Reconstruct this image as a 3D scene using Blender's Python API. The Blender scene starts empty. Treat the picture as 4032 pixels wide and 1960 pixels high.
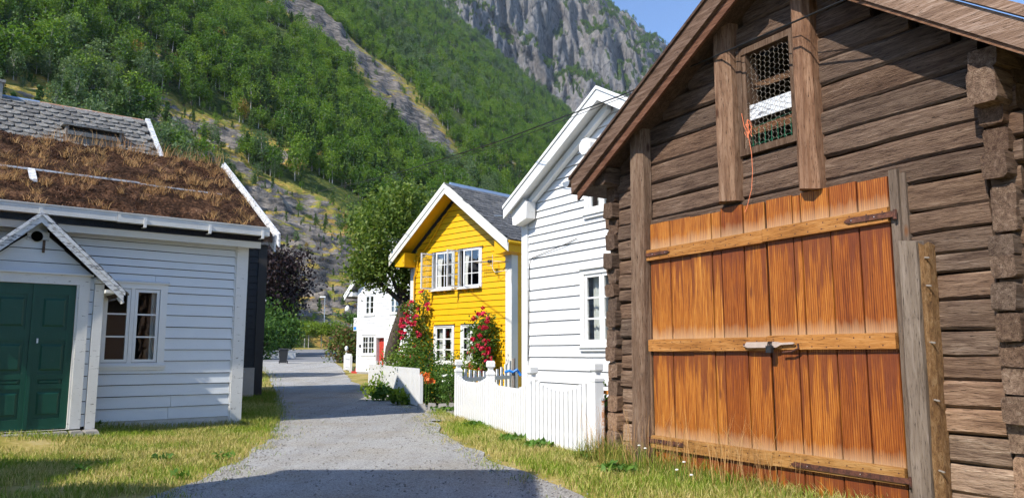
import bpy, bmesh, math, random
import numpy as np
from mathutils import Vector, Matrix, Euler, noise as mnoise

R = math.radians
rnd = random.Random(7)
rng = np.random.default_rng(7)
scene = bpy.context.scene
COL = scene.collection

# ------------------------------------------------------------------ camera, sky, sun, exposure
F_PX, PITCH, EYE = 3030.0, math.atan(410 / 3030), 1.45
cam_d = bpy.data.cameras.new('camera')
cam = bpy.data.objects.new('camera', cam_d)
COL.objects.link(cam)
cam.location = (0, 0, EYE)
cam.rotation_euler = (R(90) + PITCH, 0, 0)
cam_d.sensor_width = 36.0
cam_d.lens = 36.0 * F_PX / 4032.0
cam_d.clip_start = 0.05
cam_d.clip_end = 12000
scene.camera = cam

SUN_AZ, SUN_EL = R(41), R(43)
TO_SUN = Vector((-math.sin(SUN_AZ) * math.cos(SUN_EL), -math.cos(SUN_AZ) * math.cos(SUN_EL), math.sin(SUN_EL)))
world = bpy.data.worlds.new('World')
scene.world = world
world.use_nodes = True
wn = world.node_tree
wn.nodes.clear()
w_out = wn.nodes.new('ShaderNodeOutputWorld')
w_bg = wn.nodes.new('ShaderNodeBackground')
w_sky = wn.nodes.new('ShaderNodeTexSky')
w_sky.sky_type = 'NISHITA'
w_sky.sun_disc = False
w_sky.sun_elevation = SUN_EL
w_sky.sun_rotation = R(180) + SUN_AZ
w_sky.air_density = 1.0
w_sky.dust_density = 0.0
w_sky.altitude = 3000
w_sky.ozone_density = 4.0
w_bg.inputs['Strength'].default_value = 0.15
wn.links.new(w_sky.outputs['Color'], w_bg.inputs['Color'])
wn.links.new(w_bg.outputs['Background'], w_out.inputs['Surface'])

sun_d = bpy.data.lights.new('sun', 'SUN')
sun_d.energy = 3.7
sun_d.angle = R(0.53)
sun_d.color = (1.0, 0.94, 0.84)
sun = bpy.data.objects.new('sun', sun_d)
COL.objects.link(sun)
sun.rotation_euler = TO_SUN.to_track_quat('Z', 'Y').to_euler()
sun.location = (-30, -40, 60)

scene.view_settings.view_transform = 'Standard'
scene.view_settings.look = 'None'
scene.view_settings.exposure = 0.92
scene.view_settings.gamma = 1.0
scene.view_settings.use_curve_mapping = False
scene.render.engine = 'CYCLES'
scene.cycles.max_bounces = 5
scene.cycles.diffuse_bounces = 2
scene.cycles.glossy_bounces = 3
scene.cycles.transparent_max_bounces = 12
scene.cycles.use_denoising = True
scene.cycles.use_adaptive_sampling = True
scene.cycles.adaptive_threshold = 0.03

# ------------------------------------------------------------------ materials
class Mat:
    def __init__(s, name):
        s.m = bpy.data.materials.new(name)
        s.m.use_nodes = True
        s.t = s.m.node_tree
        s.t.nodes.clear()
        s.out = s.t.nodes.new('ShaderNodeOutputMaterial')
        s._tc = None

    def add(s, typ, inp=None, **props):
        n = s.t.nodes.new('ShaderNode' + typ)
        for k, v in props.items():
            setattr(n, k, v)
        for k, v in (inp or {}).items():
            s.put(n.inputs[k], v)
        return n

    def put(s, sock, v):
        if isinstance(v, bpy.types.NodeSocket):
            s.t.links.new(v, sock)
        elif isinstance(v, (tuple, list)) and len(v) == 3 and sock.type == 'RGBA':
            sock.default_value = (*v, 1)
        else:
            sock.default_value = v

    def coord(s, kind='Object'):
        if s._tc is None:
            s._tc = s.add('TexCoord')
        return s._tc.outputs[kind]

    def map(s, scale=(1, 1, 1), loc=(0, 0, 0), kind='Object', rot=(0, 0, 0)):
        v = s.coord(kind) if isinstance(kind, str) else kind
        return s.add('Mapping', {'Vector': v, 'Scale': scale, 'Location': loc, 'Rotation': rot}).outputs[0]

    def noise(s, vec, scale=5.0, detail=4.0, rough=0.55, dist=0.0):
        return s.add('TexNoise', {'Vector': vec, 'Scale': scale, 'Detail': detail, 'Roughness': rough, 'Distortion': dist}).outputs['Fac']

    def vor(s, vec, scale=5.0, out='Distance', feature='F1'):
        return s.add('TexVoronoi', {'Vector': vec, 'Scale': scale}, feature=feature).outputs[out]

    def ramp(s, fac, stops, interp='LINEAR'):
        n = s.add('ValToRGB', {'Fac': fac})
        cr = n.color_ramp
        cr.interpolation = interp
        while len(cr.elements) < len(stops):
            cr.elements.new(0.5)
        for e, (p, c) in zip(cr.elements, stops):
            e.position = p
            e.color = (c, c, c, 1) if isinstance(c, (int, float)) else (*c, 1)
        return n.outputs['Color']

    def mix(s, fac, a, b, mode='MIX'):
        n = s.add('Mix', None, data_type='RGBA', blend_type=mode)
        s.put(n.inputs[0], fac)
        s.put(n.inputs[6], a)
        s.put(n.inputs[7], b)
        return n.outputs[2]

    def math(s, op, a, b=0.0, clamp=False):
        n = s.add('Math', None, operation=op, use_clamp=clamp)
        s.put(n.inputs[0], a)
        s.put(n.inputs[1], b)
        return n.outputs[0]

    def info(s, out='Random'):
        return s.add('ObjectInfo').outputs[out]

    def bump(s, h, strength=0.5, dist=0.01, normal=None):
        n = s.add('Bump', {'Height': h, 'Strength': strength, 'Distance': dist})
        if normal is not None:
            s.put(n.inputs['Normal'], normal)
        return n.outputs[0]

    def finish(s, color, rough=0.6, normal=None, spec=0.35, metal=0.0):
        b = s.add('BsdfPrincipled', {'Base Color': color, 'Roughness': rough, 'Metallic': metal})
        b.inputs['Specular IOR Level'].default_value = spec
        if normal is not None:
            s.put(b.inputs['Normal'], normal)
        s.t.links.new(b.outputs[0], s.out.inputs['Surface'])
        return s.m


def paint(name, col, grain=(1.5, 30, 30), dirt=0.12, bump=0.25, rough=0.5, worn=0.0, worncol=(0.25, 0.23, 0.2)):
    m = Mat(name)
    g = m.noise(m.map(grain), 3.0, 3, 0.6)
    d = m.noise(m.map((1, 1, 1)), 2.3, 2, 0.6)
    v = m.info('Random')
    dark = tuple(c * (1 - 2.2 * dirt) for c in col)
    c = m.mix(m.ramp(d, [(0.35, 0.0), (0.75, 1.0)]), col, tuple(x * (1 - dirt) for x in col))
    c = m.mix(m.math('MULTIPLY', v, 0.35), c, tuple(x * (1 - dirt) for x in col))
    c = m.mix(m.ramp(g, [(0.62, 0.0), (0.72, 0.5)]), c, dark)
    if worn > 0:
        w = m.noise(m.map((2.0, 9, 9)), 3.2, 5, 0.7)
        k = m.ramp(w, [(0.66 - 0.3 * worn, 0.0), (0.70 - 0.3 * worn, 1.0)])
        c = m.mix(k, c, m.mix(g, worncol, tuple(x * 0.4 for x in worncol)))
    return m.finish(c, rough, m.bump(g, bump, 0.006), 0.3)


def wood(name, grain, stops, bump=0.6, rough=0.8, obj_tint=True, dist=0.015, knots=0.0, knotcol=(0.05, 0.02, 0.01)):
    m = Mat(name)
    off = m.add('CombineXYZ', {'X': m.math('MULTIPLY', m.info(), 37.0), 'Y': m.math('MULTIPLY', m.info(), 19.0), 'Z': m.math('MULTIPLY', m.info(), 53.0)}).outputs[0]
    base = m.add('VectorMath', {0: m.coord('Object'), 1: off}, operation='ADD').outputs[0]
    g = m.noise(m.map(grain, kind=base), 2.2, 4, 0.65, 0.6)
    f = m.noise(m.map(tuple(x * 3.2 for x in grain), kind=base), 3.0, 3, 0.7)
    big = m.noise(m.map((0.8, 0.8, 0.8), kind=base), 1.6, 2, 0.6)
    c = m.ramp(m.math('ADD', m.math('MULTIPLY', g, 0.7), m.math('MULTIPLY', f, 0.3)), stops)
    c = m.mix(m.ramp(big, [(0.3, 0.0), (0.7, 0.55)]), c, m.mix(1.0, c, (0.55, 0.5, 0.47), 'MULTIPLY'))
    crack = m.ramp(f, [(0.32, 0.9), (0.41, 0.0)])
    c = m.mix(crack, c, tuple(x * 0.25 for x in stops[0][1]))
    if knots > 0:
        kv = m.add('Vector' + 'Math', {0: base, 1: (4.0, 4.0, 1.6) if grain[2] < grain[0] else (1.6, 4.0, 4.0)}, operation='MULTIPLY').outputs[0]
        k = m.vor(kv, 1.0)
        c = m.mix(m.ramp(k, [(0.06, knots), (0.13, 0.0)]), c, knotcol)
    if obj_tint:
        c = m.mix(1.0, c, m.info('Color'), 'MULTIPLY')
    h = m.math('ADD', m.math('MULTIPLY', g, 0.6), f)
    return m.finish(c, rough, m.bump(h, bump, dist), 0.2)


def leaf_mat(name, cols, trans=0.35, rough=0.55, var=1.0):
    m = Mat(name)
    geo = m.add('NewGeometry')
    r1 = geo.outputs['Random Per Island']
    r2 = m.info('Random')
    f = m.math('ADD', m.math('MULTIPLY', r1, 0.55), m.math('MULTIPLY', r2, 0.45 * var))
    n = len(cols)
    c = m.ramp(f, [(0.1 + 0.8 * i / max(1, n - 1), cols[i]) for i in range(n)])
    b = m.add('BsdfPrincipled', {'Base Color': c, 'Roughness': rough})
    b.inputs['Specular IOR Level'].default_value = 0.25
    t = m.add('BsdfTranslucent', {'Color': m.mix(1.0, c, (1.25, 1.35, 0.6), 'MULTIPLY')})
    mx = m.add('MixShader', {0: trans})
    m.t.links.new(b.outputs[0], mx.inputs[1])
    m.t.links.new(t.outputs[0], mx.inputs[2])
    m.t.links.new(mx.outputs[0], m.out.inputs['Surface'])
    return m.m


def plain(name, col, rough=0.5, spec=0.4, metal=0.0, var=0.12, scale=6.0, bump=0.15):
    m = Mat(name)
    d = m.noise(m.map(), scale, 5, 0.6)
    c = m.mix(d, tuple(x * (1 - var) for x in col), tuple(min(1, x * (1 + var)) for x in col))
    return m.finish(c, rough, m.bump(d, bump, 0.005), spec, metal)


MT = {}
MT['grey_paint'] = paint('pale_grey_paint', (0.66, 0.69, 0.71), dirt=0.05)
MT['white_paint'] = paint('white_paint', (0.73, 0.73, 0.715), dirt=0.05, bump=0.2)
MT['white_old'] = paint('old_white_paint', (0.70, 0.69, 0.66), dirt=0.10, bump=0.4, worn=0.12)
MT['white_peel'] = paint('peeling_white_paint', (0.70, 0.71, 0.72), dirt=0.2, bump=0.6, worn=0.42, worncol=(0.30, 0.30, 0.32))
MT['white_vert'] = paint('white_fence_paint', (0.73, 0.73, 0.72), grain=(30, 30, 1.5), dirt=0.05, bump=0.2)
MT['white_siding'] = paint('white_siding_paint', (0.72, 0.72, 0.715), dirt=0.04, bump=0.35)
MT['yellow_paint'] = paint('yellow_paint', (0.70, 0.385, 0.006), dirt=0.05, bump=0.2, rough=0.45)
MT['cream_paint'] = paint('cream_trim_paint', (0.66, 0.64, 0.57), dirt=0.05, bump=0.15)
MT['grey_trim'] = paint('pale_grey_trim_paint', (0.60, 0.60, 0.57), grain=(30, 30, 1.5), dirt=0.05, bump=0.15)
MT['cream_fascia'] = paint('cream_fascia_paint', (0.66, 0.62, 0.53), dirt=0.10, bump=0.2)
MT['black_paint'] = paint('black_brown_paint', (0.018, 0.016, 0.015), dirt=0.15, bump=0.4)
MT['black_vert'] = paint('black_brown_corner_paint', (0.03, 0.026, 0.023), grain=(30, 30, 1.5), dirt=0.15, bump=0.4)
MT['green_paint'] = paint('dark_green_paint', (0.009, 0.070, 0.045), grain=(20, 20, 2), dirt=0.15, bump=0.4, rough=0.35, worn=0.02, worncol=(0.12, 0.2, 0.16))
MT['red_paint'] = paint('red_paint', (0.45, 0.045, 0.03), dirt=0.1)
MT['membrane'] = plain('black_roof_membrane', (0.012, 0.013, 0.018), 0.35)
MT['shade_backing'] = plain('shade_backing', (0.035, 0.032, 0.03), 0.9, 0.1)  # near-black colour stands in for shade inside rooms and behind gaps
MT['curtain'] = plain('white_curtain_cloth', (0.72, 0.72, 0.70), 0.9, 0.1, var=0.06)
MT['plastic_black'] = plain('black_plastic', (0.02, 0.02, 0.022), 0.4)
MT['plastic_blue'] = plain('blue_plastic', (0.01, 0.18, 0.62), 0.35)
MT['rope_orange'] = plain('orange_twine', (0.75, 0.22, 0.10), 0.8)
MT['steel'] = plain('galvanised_steel', (0.50, 0.52, 0.53), 0.4, 0.5, 0.7)
MT['wire'] = plain('rusty_wire', (0.30, 0.26, 0.22), 0.6, 0.4, 0.3)
MT['wire_green'] = plain('green_wire', (0.02, 0.14, 0.07), 0.5)
MT['cable'] = plain('black_cable', (0.012, 0.012, 0.012), 0.5)
MT['beige'] = plain('beige_metal_cabinet', (0.42, 0.36, 0.29), 0.5)
MT['stone'] = plain('grey_stone', (0.27, 0.255, 0.235), 0.85, 0.2, var=0.35, scale=9, bump=0.9)
MT['concrete'] = plain('pale_plaster', (0.50, 0.50, 0.49), 0.85, 0.2, var=0.25, scale=5, bump=0.6)
MT['asphalt'] = plain('asphalt', (0.20, 0.20, 0.205), 0.85, 0.3, var=0.12, scale=3, bump=0.3)
MT['lamp_glass'] = plain('opal_lamp_glass', (0.8, 0.8, 0.78), 0.25, 0.5, var=0.02)
MT['blossom'] = leaf_mat('rose_petals', [(0.55, 0.015, 0.06), (0.72, 0.03, 0.10), (0.78, 0.10, 0.20)], 0.2)
MT['poppy'] = leaf_mat('poppy_petals', [(0.72, 0.12, 0.02), (0.8, 0.2, 0.04)], 0.25)
MT['daisy'] = leaf_mat('white_petals', [(0.75, 0.75, 0.70), (0.8, 0.8, 0.78)], 0.2)
MT['hole_shade'] = plain('hole_shade_black', (0.004, 0.004, 0.004), 1.0, 0.0)
MT['gutter'] = paint('streaked_white_gutter', (0.66, 0.65, 0.61), grain=(22, 22, 1.6), dirt=0.2, bump=0.3)
MT['latch'] = plain('worn_pale_painted_iron', (0.42, 0.33, 0.28), 0.5, var=0.3, scale=20)
MT['wire_white'] = plain('white_plastic', (0.75, 0.75, 0.73), 0.4)

BROWN = [(0.27, (0.035, 0.022, 0.016)), (0.43, (0.10, 0.064, 0.045)), (0.58, (0.18, 0.125, 0.09)), (0.76, (0.33, 0.265, 0.215))]
MT['log'] = wood('dark_hewn_log', (1.0, 11, 11), BROWN, 0.9, dist=0.02)
MT['log_v'] = wood('weathered_pole', (11, 11, 1.0), [(0.25, (0.07, 0.042, 0.028)), (0.45, (0.17, 0.105, 0.068)), (0.62, (0.27, 0.19, 0.135)), (0.8, (0.38, 0.31, 0.26))], 0.9, knots=0.9)
MT['log_y'] = wood('hewn_log_end', (11, 1.0, 11), BROWN, 0.9)
MT['board_old'] = wood('old_roof_board', (1.0, 12, 12), [(0.25, (0.045, 0.026, 0.017)), (0.5, (0.13, 0.085, 0.06)), (0.75, (0.27, 0.21, 0.175))], 0.7, rough=0.6)
MT['gate_plank'] = None
MT['slab'] = wood('grey_slab_wood', (11, 11, 0.9), [(0.25, (0.13, 0.105, 0.085)), (0.5, (0.25, 0.22, 0.19)), (0.75, (0.38, 0.35, 0.32))], 0.8, knots=0.9, knotcol=(0.25, 0.12, 0.05))
MT['bark_edge'] = wood('raw_bark_edge', (14, 14, 5), [(0.3, (0.10, 0.05, 0.025)), (0.5, (0.28, 0.15, 0.06)), (0.75, (0.48, 0.33, 0.18))], 1.0, dist=0.03)
MT['trunk'] = wood('tree_bark', (14, 14, 2.5), [(0.3, (0.035, 0.028, 0.022)), (0.55, (0.12, 0.095, 0.075)), (0.8, (0.24, 0.20, 0.165))], 1.0, dist=0.03)
MT['birch'] = wood('birch_bark', (3, 3, 12), [(0.3, (0.12, 0.11, 0.10)), (0.5, (0.42, 0.40, 0.37)), (0.75, (0.62, 0.60, 0.56))], 0.3)


def gate_mat():
    m = Mat('orange_varnished_pine')
    off = m.add('CombineXYZ', {'X': m.math('MULTIPLY', m.info(), 37.0), 'Y': 0.0, 'Z': m.math('MULTIPLY', m.info(), 53.0)}).outputs[0]
    base = m.add('VectorMath', {0: m.coord('Object'), 1: off}, operation='ADD').outputs[0]
    g = m.noise(m.map((9, 9, 0.55), kind=base), 2.0, 4, 0.6, 1.4)
    f = m.noise(m.map((42, 42, 4.5), kind=base), 2.0, 3, 0.65)
    w = m.add('TexWave', {'Vector': m.map((5.5, 5.5, 0.28), kind=base), 'Scale': 2.4, 'Distortion': 7.0, 'Detail': 3.0, 'Detail Scale': 0.8}).outputs['Fac']
    v = m.math('ADD', m.math('MULTIPLY', g, 0.5), m.math('ADD', m.math('MULTIPLY', f, 0.28), m.math('MULTIPLY', w, 0.22)))
    c = m.ramp(v, [(0.30, (0.13, 0.032, 0.005)), (0.46, (0.27, 0.075, 0.008)), (0.58, (0.37, 0.122, 0.014)), (0.74, (0.52, 0.235, 0.045))])
    r = m.info()
    c = m.mix(m.ramp(r, [(0.0, 0.9), (0.5, 0.0)]), c, m.mix(1.0, c, (0.70, 0.56, 0.5), 'MULTIPLY'))
    c = m.mix(m.ramp(r, [(0.6, 0.0), (1.0, 1.0)]), c, m.mix(1.0, c, (1.15, 1.3, 1.6), 'MULTIPLY'))
    pt = m.noise(m.map((2.2, 2.2, 0.9), kind=base), 1.3, 3, 0.6)
    c = m.mix(m.ramp(pt, [(0.50, 0.0), (0.68, 0.75)]), c, m.mix(1.0, c, (0.62, 0.50, 0.45), 'MULTIPLY'))
    # old varnish kept under the battens runs down as red-brown tongues; bleached grey just above the battens
    z = m.add('SeparateXYZ', {0: m.coord('Object')}).outputs['Z']
    t = m.noise(m.map((8, 8, 0.35), kind=base), 1.6, 4, 0.6)
    for zb in (2.68, 1.46, 0.24):
        d = m.math('SUBTRACT', zb, z)
        reach = m.math('MULTIPLY', m.ramp(t, [(0.34, 0.04), (0.50, 0.32), (0.66, 1.0)]), 0.85)
        k = m.math('DIVIDE', m.math('SUBTRACT', reach, d), 0.16, True)
        k = m.math('MULTIPLY', k, m.math('GREATER_THAN', d, 0.0))
        k = m.math('MULTIPLY', k, m.math('LESS_THAN', d, 0.9))
        c = m.mix(m.math('MULTIPLY', k, 0.8), c, m.mix(f, (0.075, 0.016, 0.006), (0.19, 0.045, 0.012)))
    for zt in (2.80, 1.62, 0.40):
        d = m.math('SUBTRACT', z, zt)
        k = m.math('SUBTRACT', 1.0, m.math('DIVIDE', d, m.math('ADD', 0.03, m.math('MULTIPLY', t, 0.26))), True)
        k = m.math('MULTIPLY', k, m.math('GREATER_THAN', d, -0.02))
        c = m.mix(m.math('MULTIPLY', k, 0.6), c, (0.50, 0.35, 0.20))
    kv = m.add('VectorMath', {0: base, 1: (4.2, 1.0, 1.5)}, operation='MULTIPLY').outputs[0]
    kn = m.vor(kv, 1.0)
    c = m.mix(m.ramp(kn, [(0.05, 0.85), (0.12, 0.0)]), c, (0.13, 0.035, 0.01))
    c = m.mix(m.ramp(f, [(0.26, 0.8), (0.36, 0.0)]), c, (0.10, 0.026, 0.006))
    return m.finish(c, 0.55, m.bump(m.math('ADD', g, f), 0.35, 0.006), 0.35)


MT['gate_plank'] = gate_mat()
MT['batten'] = wood('varnished_batten', (0.9, 10, 10), [(0.25, (0.15, 0.055, 0.014)), (0.5, (0.38, 0.17, 0.045)), (0.75, (0.53, 0.29, 0.11))], 0.5, rough=0.6)


def rust_mat():
    m = Mat('rusty_iron')
    n = m.noise(m.map(), 22, 6, 0.7)
    c = m.ramp(n, [(0.35, (0.035, 0.018, 0.014)), (0.55, (0.12, 0.045, 0.028)), (0.75, (0.22, 0.09, 0.045))])
    return m.finish(c, 0.7, m.bump(n, 0.5, 0.004), 0.4, 0.3)


def rusty_metal():
    m = Mat('rusty_ridge_sheet')
    n = m.noise(m.map((1.2, 6, 6)), 4, 7, 0.7)
    c = m.ramp(n, [(0.40, (0.45, 0.44, 0.43)), (0.50, (0.36, 0.18, 0.09)), (0.7, (0.20, 0.075, 0.03))])
    return m.finish(c, 0.6, m.bump(n, 0.4, 0.004), 0.4, 0.2)


def slate_mat(name, cols, lichen=0.5):
    m = Mat(name)
    n = m.noise(m.map(kind='Object'), 7.0, 7, 0.68)
    off = m.add('VectorMath', {0: m.coord('Object'), 1: m.add('CombineXYZ', {'X': m.math('MULTIPLY', m.info(), 31.0), 'Y': m.math('MULTIPLY', m.info(), 17.0), 'Z': 0.0}).outputs[0]}, operation='ADD').outputs[0]
    n = m.noise(off, 9.0, 7, 0.68)
    c = m.ramp(m.math('ADD', m.math('MULTIPLY', n, 0.75), m.math('MULTIPLY', m.info(), 0.25)), [(0.3 + 0.4 * i / (len(cols) - 1), cols[i]) for i in range(len(cols))])
    l = m.noise(off, 17.0, 5, 0.7)
    c = m.mix(m.ramp(l, [(0.58, 0.0), (0.64, lichen)]), c, (0.48, 0.48, 0.44))
    l2 = m.noise(off, 11.0, 4, 0.6)
    c = m.mix(m.ramp(l2, [(0.60, 0.0), (0.68, lichen * 0.7)]), c, (0.06, 0.055, 0.05))
    return m.finish(c, 0.75, m.bump(n, 0.5, 0.01), 0.3)


MT['rust'] = rust_mat()
MT['ridge_rust'] = rusty_metal()
MT['ridge_blue'] = plain('blue_grey_ridge_metal', (0.22, 0.30, 0.42), 0.35, 0.5, 0.3)
MT['slate_old'] = slate_mat('lichened_slate', [(0.07, 0.067, 0.064), (0.14, 0.132, 0.122), (0.23, 0.22, 0.20)], 0.8)
MT['slate_dark'] = slate_mat('dark_slate', [(0.045, 0.045, 0.047), (0.09, 0.09, 0.092), (0.16, 0.155, 0.15)], 0.25)


def glass_mat():
    m = Mat('window_glass')
    lw = m.add('LayerWeight', {'Blend': 0.25}).outputs['Fresnel']
    n = m.noise(m.map((1, 1, 1)), 2.5, 2, 0.5)
    g = m.add('BsdfGlossy', {'Color': (0.95, 0.97, 1.0), 'Roughness': 0.02, 'Normal': m.bump(n, 0.06, 0.02)})
    t = m.add('BsdfTransparent', {'Color': (0.80, 0.83, 0.82)})
    mx = m.add('MixShader', {0: m.math('ADD', m.math('MULTIPLY', lw, 0.9), 0.11, True)})
    m.t.links.new(t.outputs[0], mx.inputs[1])
    m.t.links.new(g.outputs[0], mx.inputs[2])
    m.t.links.new(mx.outputs[0], m.out.inputs['Surface'])
    return m.m


MT['glass'] = glass_mat()


def gravel_mat():
    m = Mat('grey_gravel')
    p = m.coord('Object')
    v = m.vor(p, 80.0, 'Color')
    vv = m.add('SeparateColor', {0: v}).outputs[0]
    d = m.vor(p, 80.0)
    n = m.noise(p, 130.0, 2, 0.7)
    big = m.noise(p, 0.7, 3, 0.6)
    mid = m.noise(p, 6.0, 3, 0.6)
    c = m.ramp(m.math('ADD', m.math('MULTIPLY', vv, 0.6), m.math('MULTIPLY', n, 0.4)), [(0.12, (0.23, 0.228, 0.225)), (0.5, (0.42, 0.415, 0.405)), (0.88, (0.60, 0.59, 0.57))])
    trk = m.noise(m.map((1.5, 0.10, 1.0), kind=p, rot=(0, 0, 0.25)), 1.0, 3, 0.55)
    c = m.mix(m.ramp(trk, [(0.42, 0.0), (0.66, 0.75)]), c, m.mix(1.0, c, (0.80, 0.79, 0.78), 'MULTIPLY'))
    c = m.mix(m.ramp(big, [(0.42, 0.0), (0.66, 0.8)]), c, m.mix(1.0, c, (0.90, 0.84, 0.74), 'MULTIPLY'))
    c = m.mix(m.ramp(mid, [(0.5, 0.0), (0.75, 0.35)]), c, m.mix(1.0, c, (0.72, 0.70, 0.67), 'MULTIPLY'))
    return m.finish(c, 0.9, m.bump(m.math('ADD', d, m.math('MULTIPLY', n, 0.4)), 0.9, 0.02), 0.2)


def grass_ground_mat():
    m = Mat('dry_lawn_ground')
    p = m.coord('Object')
    a = m.noise(p, 0.9, 5, 0.6)
    b = m.noise(p, 9.0, 4, 0.7)
    c = m.ramp(m.math('ADD', m.math('MULTIPLY', a, 0.6), m.math('MULTIPLY', b, 0.4)), [(0.30, (0.09, 0.115, 0.014)), (0.43, (0.20, 0.18, 0.035)), (0.55, (0.33, 0.26, 0.09)), (0.72, (0.42, 0.35, 0.20))])
    return m.finish(c, 0.95, m.bump(b, 0.8, 0.03), 0.1)


def sod_mat():
    m = Mat('brown_sod')
    p = m.coord('Object')
    a = m.noise(p, 2.2, 6, 0.65)
    b = m.noise(p, 16.0, 4, 0.75)
    c = m.ramp(m.math('ADD', m.math('MULTIPLY', a, 0.45), m.math('MULTIPLY', b, 0.55)), [(0.38, (0.010, 0.007, 0.005)), (0.49, (0.05, 0.027, 0.017)), (0.58, (0.13, 0.066, 0.037)), (0.70, (0.33, 0.235, 0.165))])
    return m.finish(c, 0.95, m.bump(b, 1.0, 0.05), 0.05)


def blade_mat(name, greens, drys, thresh=(0.42, 0.58), scale=0.55, trans=0.3):
    m = Mat(name)
    geo = m.add('NewGeometry')
    r1 = geo.outputs['Random Per Island']
    p = geo.outputs['Position']
    a = m.noise(p, scale, 4, 0.6)
    g = m.ramp(r1, [(0.1, greens[0]), (0.9, greens[1])])
    d = m.ramp(r1, [(0.1, drys[0]), (0.9, drys[1])])
    sel = m.math('ADD', a, m.math('MULTIPLY', m.math('SUBTRACT', r1, 0.5), 0.25))
    c = m.mix(m.ramp(sel, [(thresh[0], 0.0), (thresh[1], 1.0)]), g, d)
    b = m.add('BsdfPrincipled', {'Base Color': c, 'Roughness': 0.6})
    b.inputs['Specular IOR Level'].default_value = 0.2
    t = m.add('BsdfTranslucent', {'Color': c})
    mx = m.add('MixShader', {0: trans})
    m.t.links.new(b.outputs[0], mx.inputs[1])
    m.t.links.new(t.outputs[0], mx.inputs[2])
    m.t.links.new(mx.outputs[0], m.out.inputs['Surface'])
    return m.m


MT['gravel'] = gravel_mat()
MT['lawn'] = grass_ground_mat()
MT['sod'] = sod_mat()
MT['blade'] = blade_mat('grass_blades', ((0.12, 0.21, 0.012), (0.27, 0.36, 0.028)), ((0.36, 0.30, 0.07), (0.60, 0.49, 0.21)), (0.40, 0.64))
MT['blade_green'] = blade_mat('green_grass_blades', ((0.08, 0.15, 0.012), (0.20, 0.29, 0.025)), ((0.19, 0.22, 0.03), (0.38, 0.32, 0.08)), (0.46, 0.68))
MT['straw'] = blade_mat('dry_straw', ((0.40, 0.22, 0.08), (0.56, 0.36, 0.15)), ((0.30, 0.14, 0.06), (0.50, 0.30, 0.13)), (0.4, 0.6), 1.6, 0.2)
MT['weed_leaf'] = leaf_mat('weed_leaves', [(0.05, 0.12, 0.02), (0.10, 0.20, 0.03), (0.17, 0.26, 0.05)], 0.3)
MT['rose_leaf'] = leaf_mat('rose_leaves', [(0.045, 0.10, 0.015), (0.10, 0.18, 0.025), (0.22, 0.28, 0.05)], 0.35)
MT['apple_leaf'] = leaf_mat('apple_leaves', [(0.035, 0.075, 0.014), (0.08, 0.14, 0.022), (0.18, 0.23, 0.045)], 0.35)
MT['birch_leaf'] = leaf_mat('birch_leaves', [(0.045, 0.11, 0.014), (0.105, 0.195, 0.022), (0.19, 0.27, 0.032)], 0.35)
MT['pine_leaf'] = leaf_mat('pine_needles', [(0.034, 0.080, 0.018), (0.062, 0.122, 0.026), (0.10, 0.155, 0.032)], 0.15)
MT['aspen_leaf'] = leaf_mat('grey_green_leaves', [(0.075, 0.13, 0.06), (0.11, 0.17, 0.075), (0.15, 0.21, 0.09)], 0.35)
MT['brown_leaf'] = leaf_mat('withered_leaves', [(0.20, 0.13, 0.04), (0.28, 0.18, 0.05), (0.33, 0.25, 0.07)], 0.3)
MT['copper_leaf'] = leaf_mat('copper_beech_leaves', [(0.012, 0.008, 0.010), (0.028, 0.014, 0.016), (0.05, 0.03, 0.026)], 0.15)
MT['hedge_leaf'] = leaf_mat('hedge_leaves', [(0.022, 0.06, 0.014), (0.05, 0.11, 0.02), (0.10, 0.18, 0.03)], 0.3)
MT['lime_leaf'] = leaf_mat('pale_green_leaves', [(0.10, 0.17, 0.02), (0.16, 0.24, 0.03), (0.24, 0.31, 0.05)], 0.4)
MT['lilac_leaf'] = leaf_mat('lilac_leaves', [(0.03, 0.075, 0.018), (0.06, 0.12, 0.025), (0.10, 0.16, 0.03), (0.16, 0.075, 0.04)], 0.3)


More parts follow.
